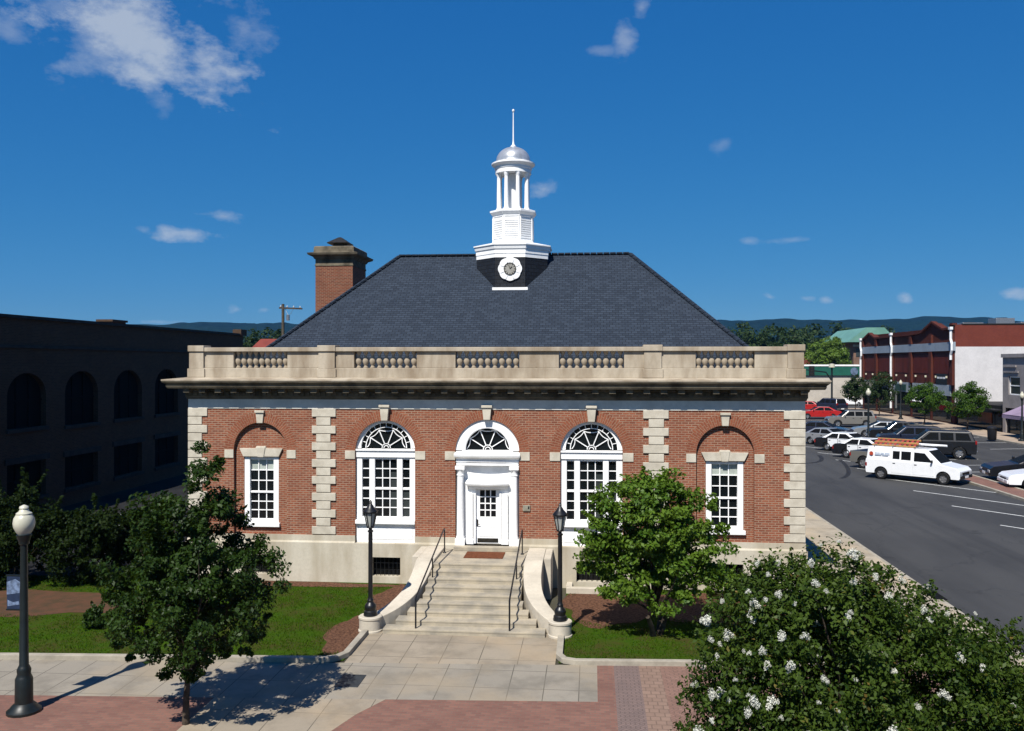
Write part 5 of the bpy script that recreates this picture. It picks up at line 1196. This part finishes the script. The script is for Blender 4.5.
q = MB(); q.prism([(RX-2.4,2.35),(RX-.01,3.4),(RX-.01,3.52),(RX-2.45,2.45)], 44, 66.5); q.box(RX-2.45, RX-2.40, 44, 66.5, 2.05, 2.36); q.build('purple_awning', plain('purple_awning', (.33,.25,.36), .8, .1, .8, .2), gb)
# pale building with the green fascia at the end of the street
pb = thing('pale_building', 'pale low building with a green fascia band beyond the crossing', 'building')
q = MB(); y0 = 143; q.holed([(28,-.05),(66,-.05),(66,7.4),(28,7.4)], [[(39,.1),(43.2,.1),(43.2,3.2),(39,3.2)], [(31,.1),(37,.1),(37,3.2),(31,3.2)]], lambda a, c: (a, y0, c)); q.box(28, 66, y0+.6, y0+20, -.05, 7.3)
q.build('wall', plain('pale_render', (.56,.51,.44), .85, .08, .4, .2), pb)
q = MB(); q.box(30, 43.6, y0+.4, y0+.5, 0, 3.3); q.build('shopfront', M['glass'], pb)
q = MB(); q.box(28, 62, y0-.35, y0-.01, 5.45, 7.2); q.build('green_fascia', plain('dark_green_fascia', (.012,.11,.075), .6, .1, .5, .3), pb)
q = MB(); q.box(28, 62.2, y0-.45, y0-.01, 7.2, 7.5); q.build('white_coping', M['white'], pb)
q = MB(); q.box(28, 43.8, y0-2.6, y0-.36, 3.4, 3.75); q.build('canopy', M['bronze'], pb)
q = MB(); q.prism([(53.2+.7*math.cos(k*.3927), 6.2+.75*math.sin(k*.3927)) for k in range(16)], y0-.5, y0-.36); q.build('round_sign', plain('blue_white_sign', (.12,.17,.26), .6, .3, 1.5, .3), pb)
# green roofed building farther back
gr = thing('green_roofed_building', 'brick building with a pale green metal roof behind the bright green tree', 'building')
q = MB(); gx0, gx1 = at(838, 340, 229).x, at(886, 340, 229).x; q.box(gx0+2, gx1-2, 198, 220, -.05, 12.9); q.build('wall', plain('far_brick', (.23,.14,.10), .85, .15, .5, .2), gr)
q = MB(); q.prism([(gx0,13.0),(gx1,13.0),(gx1-3.5,16.6),(gx0+4.5,16.6)], 196, 222); q.build('roof', plain('green_metal_roof', (.17,.36,.29), .45, .08, .3, .4), gr)
for k in range(3): q = MB(); q.box(gx0+2.6+2.8*k, gx0+4.2+2.8*k, 197.9, 197.99, 9.4, 11.4); q.build('window', M['glass_grey'], gr)
q = MB(); q.box(gx0+1.9, gx1-1.9, 197.9, 197.995, 11.9, 12.4); q.build('eaves_band', M['base'], gr)
p = at(827, 350, 190); zt = p.z
tree('lime_tree', 'round bright yellow green tree behind the pale building', 'tree', (p.x, p.y, 0), [(0,0,zt-.8,4.3,4.0,3.6), (1.4,0,zt-2,3.6,3.4,3.2), (-1.6,0,zt-2,3.3,3.4,3)], 150, 60, 1.0, .50, M['leaf_lime'], .3, seed=81, fork_z=5, nlimb=12)
# little red brick piece seen beside the pale building
rbk = thing('red_brick_house', 'small red brick house behind the pale building by the stone corner', 'building')
q = MB(); q.box(47, 56, 178, 190, -.05, 10.2); q.build('wall', M['brick_side'], rbk)
q = MB(); q.box(46.7, 56.3, 177.7, 190.3, 10.2, 10.6); q.build('roof', M['bronze'], rbk)

# ================================================================== dark building on the left
db = thing('dark_brick_building', 'dark brown brick building in shade with arched upper windows along the alley', 'building')
DX = -25.0; y1 = on_x(243, 333, DX).y; zt = 10.04; yn = -8.0
up, lo = [], []
for (pc, hwp, ptop, pbot) in ((26.5,19.5,373,428), (81.5,16.5,371,424), (128,14,370,418), (166.5,11.5,369,413.5)):
    a = on_x(pc-hwp, 400, DX).y; c = on_x(pc+hwp, 400, DX).y; m_ = (a+c)/2; h_ = (c-a)/2
    zz1 = on_x(pc, ptop, DX).z; zz0 = on_x(pc, pbot, DX).z; up.append((m_, h_, zz0, zz1)); lo.append((m_, h_, .9, on_x(pc, {26.5:462,81.5:454,128:444,166.5:437}[pc], DX).z))
b = MB(); hs = []
for (m_, h_, z0, z1) in up:
    hs.append([(m_-h_, z0), (m_+h_, z0)]+[(m_+h_*math.cos(math.pi*k/16), z1-h_*.75+h_*.75*math.sin(math.pi*k/16)) for k in range(17)])
for (m_, h_, z0, z1) in lo: hs.append([(m_-h_, z0), (m_+h_, z0), (m_+h_, z1), (m_-h_, z1)])
b.holed([(yn,-.05),(y1,-.05),(y1,zt),(yn,zt)], hs, lambda a, c: (DX, a, c))
for lp in hs:
    for i in range(len(lp)): p1, p2 = lp[i], lp[(i+1) % len(lp)]; b.face([(DX,p1[0],p1[1]),(DX-.35,p1[0],p1[1]),(DX-.35,p2[0],p2[1]),(DX,p2[0],p2[1])])
b.box(DX-25, DX-.5, yn, y1, -.05, zt-.05); b.face([(DX,y1,-.05),(DX-.5,y1,-.05),(DX-.5,y1,zt),(DX,y1,zt)]); b.face([(DX,yn,-.05),(DX-.5,yn,-.05),(DX-.5,yn,zt),(DX,yn,zt)])
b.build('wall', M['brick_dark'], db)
for i, (m_, h_, z0, z1) in enumerate(up+lo):
    g_ = MB(); g_.face([(DX-.3,m_-h_,z0),(DX-.3,m_+h_,z0),(DX-.3,m_+h_,z1),(DX-.3,m_-h_,z1)]); fo = g_.build('window', M['void'], db)
    f = MB()
    for k in (1, 2): f.box(DX-.29, DX-.24, m_-h_+2*h_*k/3-.04, m_-h_+2*h_*k/3+.04, z0, z1)
    f.box(DX-.29, DX-.235, m_-h_, m_+h_, (z0+z1)/2-.05, (z0+z1)/2+.05); f.build('window_bars', M['void'], fo)
    f = MB(); f.box(DX, DX+.12, m_-h_-.1, m_+h_+.1, z0-.18, z0); f.build('sill', plain('dark_sill', (.055,.048,.042), .85, .15, 2, .2) if 'dark_sill' not in bpy.data.materials else bpy.data.materials['dark_sill'], fo)
    if i >= 4: f = MB(); f.box(DX, DX+.10, m_-h_-.2, m_+h_+.2, z1, z1+.28); f.build('lintel', bpy.data.materials['dark_sill'], fo)
f = MB(); f.box(DX, DX+.10, yn, y1, 8.55, 8.70); f.box(DX-.3, DX+.16, yn, y1+.1, zt, zt+.16); f.build('string_course', bpy.data.materials['dark_sill'], db)
f = MB(); cy = on_x(119, 320, DX-4).y; f.box(DX-5, DX-4, cy-.9, cy+.9, zt-.1, zt+.75); f.box(DX-5.1, DX-3.9, cy-1.0, cy+1.0, zt+.6, zt+.74); f.build('roof_stack', M['brick_dark'], db)
f = MB(); q = on_x(240, 331, DX); f.box(DX-.5, DX+.2, y1-.9, y1+.3, zt, zt+.5); f.build('corner_stack', M['brick_dark'], db)
# background behind the left roof slope
rr = thing('red_roofed_house', 'house with a red roof glimpsed behind the parapet on the left', 'building')
a = at(247, 339, 95); c = at(300, 339, 95)
q = MB(); q.box(a.x, c.x+4, a.y, a.y+9, -.05, 8.6); q.build('wall', plain('far_pale_wall', (.45,.38,.32), .85, .1, 1, .2), rr)
q = MB(); q.prism([(a.y-.5,8.6),(a.y+9.5,8.6),(a.y+4.5,10.5)], a.x-.2, c.x+4, 'x'); q.build('roof', plain('red_metal_roof', (.24,.05,.03), .6, .1, .6, .3), rr)
up_ = thing('utility_pole', 'weathered wooden utility pole with a crossarm behind the slate roof', 'utility pole', at(283, 363, 80))
up_.location.z = 0; zt_ = at(283, 304, 80).z
b = MB(); b.lathe([(.17,0),(.13,zt_)], n=10); b.build('pole', plain('weathered_timber', (.10,.085,.065), .9, .15, 4, .2), up_, smooth=40)
b = MB(); b.bar((-.35,0,zt_-.35), (1.85,-.25,zt_-.45), .12, .14); b.build('crossarm', M['bark'], up_)
for k in range(4):
    b = MB(); b.lathe([(.04,0),(.07,.05),(.05,.16),(.0,.2)], (-.2+.62*k, -.02-.07*k, zt_-.30-.03*k), 8); b.build('insulator', M['lens'], up_)
b = MB(); b.lathe([(.0,0),(.16,.02),(.16,.5),(.0,.55)], (.5,-.1,zt_-1.5), 10); b.tube([(.2,0,zt_-.45),(.5,-.1,zt_-1.0)], .02, 5); b.tube([(1.0,-.1,zt_-.45),(.6,-.1,zt_-1.1)], .015, 5); b.build('transformer', M['rim'], up_, smooth=40)

# far trees, each its own
FT = [(252,331,200,14), (270,327,230,17), (238,336,180,10), (292,330,260,15), (722,331,240,20), (741,326,290,22), (760,330,250,20), (778,324,330,24), (797,328,270,20), (815,322,360,22), (840,325,380,24), (866,326,400,20), (705,336,220,16), (788,336,215,18), (855,330,300,16), (890,327,420,16)]
fl = ['far dark tree low behind the dark building', 'far tree above the red roof left of the slate roof']
names = {}
proto = None
for i, (px, top, dist, hw) in enumerate(FT):
    p = at(px, 363, dist); zt = at(px, top, dist).z; r = hw*dist/FOC
    side = 'left of the slate roof above the red roof' if px < 320 else 'in the dark line below the wooded hills on the right'
    tree('far_tree', 'dark green tree '+side, 'tree', (p.x, p.y, 0), [(0,0,zt-r*.8,r,r,r*.85), (r*.3,0,zt-r*1.6,r*1.2,r*1.1,r), (-r*.5,0,zt-r*1.5,r,r,r*.9)], 90, 42, r*.28, r*.17, M['leaf_far'], .35, group='distant trees '+('left' if px < 320 else 'right')+' of the roof', seed=200+i, fork_z=zt*.35, nlimb=8)

# wooded hills
def hill(name, pts, dist, depth):
    b = MB(); xs_ = np.linspace(pts[0][0], pts[-1][0], 420); rows = 14
    px = [p[0] for p in pts]; py = [p[1] for p in pts]; V = []
    for j in range(rows+1):
        for i, x in enumerate(xs_):
            top = np.interp(x, px, py); q = at(x, top, dist); u = j/rows
            h = q.z*math.sin(math.pi/2*u)**.8 if j <= rows else 0
            nn = 14*mnoise.noise(Vector((i*.12, j*.6, dist*.01)))*u
            d2 = FW*(depth*u-depth*.9) 
            V.append((q.x+d2.x, q.y+d2.y, -2+h+nn*(1 if j < rows else .35)+(7*mnoise.noise(Vector((i*1.1, 9, 3)))+5*mnoise.noise(Vector((i*2.7, 4, 3))) if j == rows else 0)))
    m = len(xs_)
    b.add(V, [(j*m+i, j*m+i+1, (j+1)*m+i+1, (j+1)*m+i) for j in range(rows) for i in range(m-1)]); return struct(b.build(name, M['hill'], smooth=180))
hill('hills', [(-120,324),(60,326),(180,324),(240,322.5),(300,324),(420,330),(560,332),(680,325),(730,320),(790,319),(850,320.5),(900,318),(945,316.5),(975,318.5),(1005,323),(1060,327),(1180,331)], 2600, 900)

# summer haze: far things fade towards blue
hz = MB(); hz.box(-2600, 2600, -120, 3300, -12, 330)
hm = bpy.data.materials.new('summer_haze'); hm.use_nodes = True; hm.node_tree.nodes.clear()
pv = hm.node_tree.nodes.new('ShaderNodeVolumePrincipled'); ho = hm.node_tree.nodes.new('ShaderNodeOutputMaterial')
pv.inputs['Color'].default_value = (.08, .38, .95, 1); pv.inputs['Density'].default_value = 0.00006; pv.inputs['Anisotropy'].default_value = 0.0
hm.node_tree.links.new(pv.outputs[0], ho.inputs['Volume'])
hzo = hz.build('haze', hm); hzo['kind'] = 'stuff'; hzo['label'] = 'thin blue summer haze over the town and the wooded hills'; hzo['category'] = 'haze'
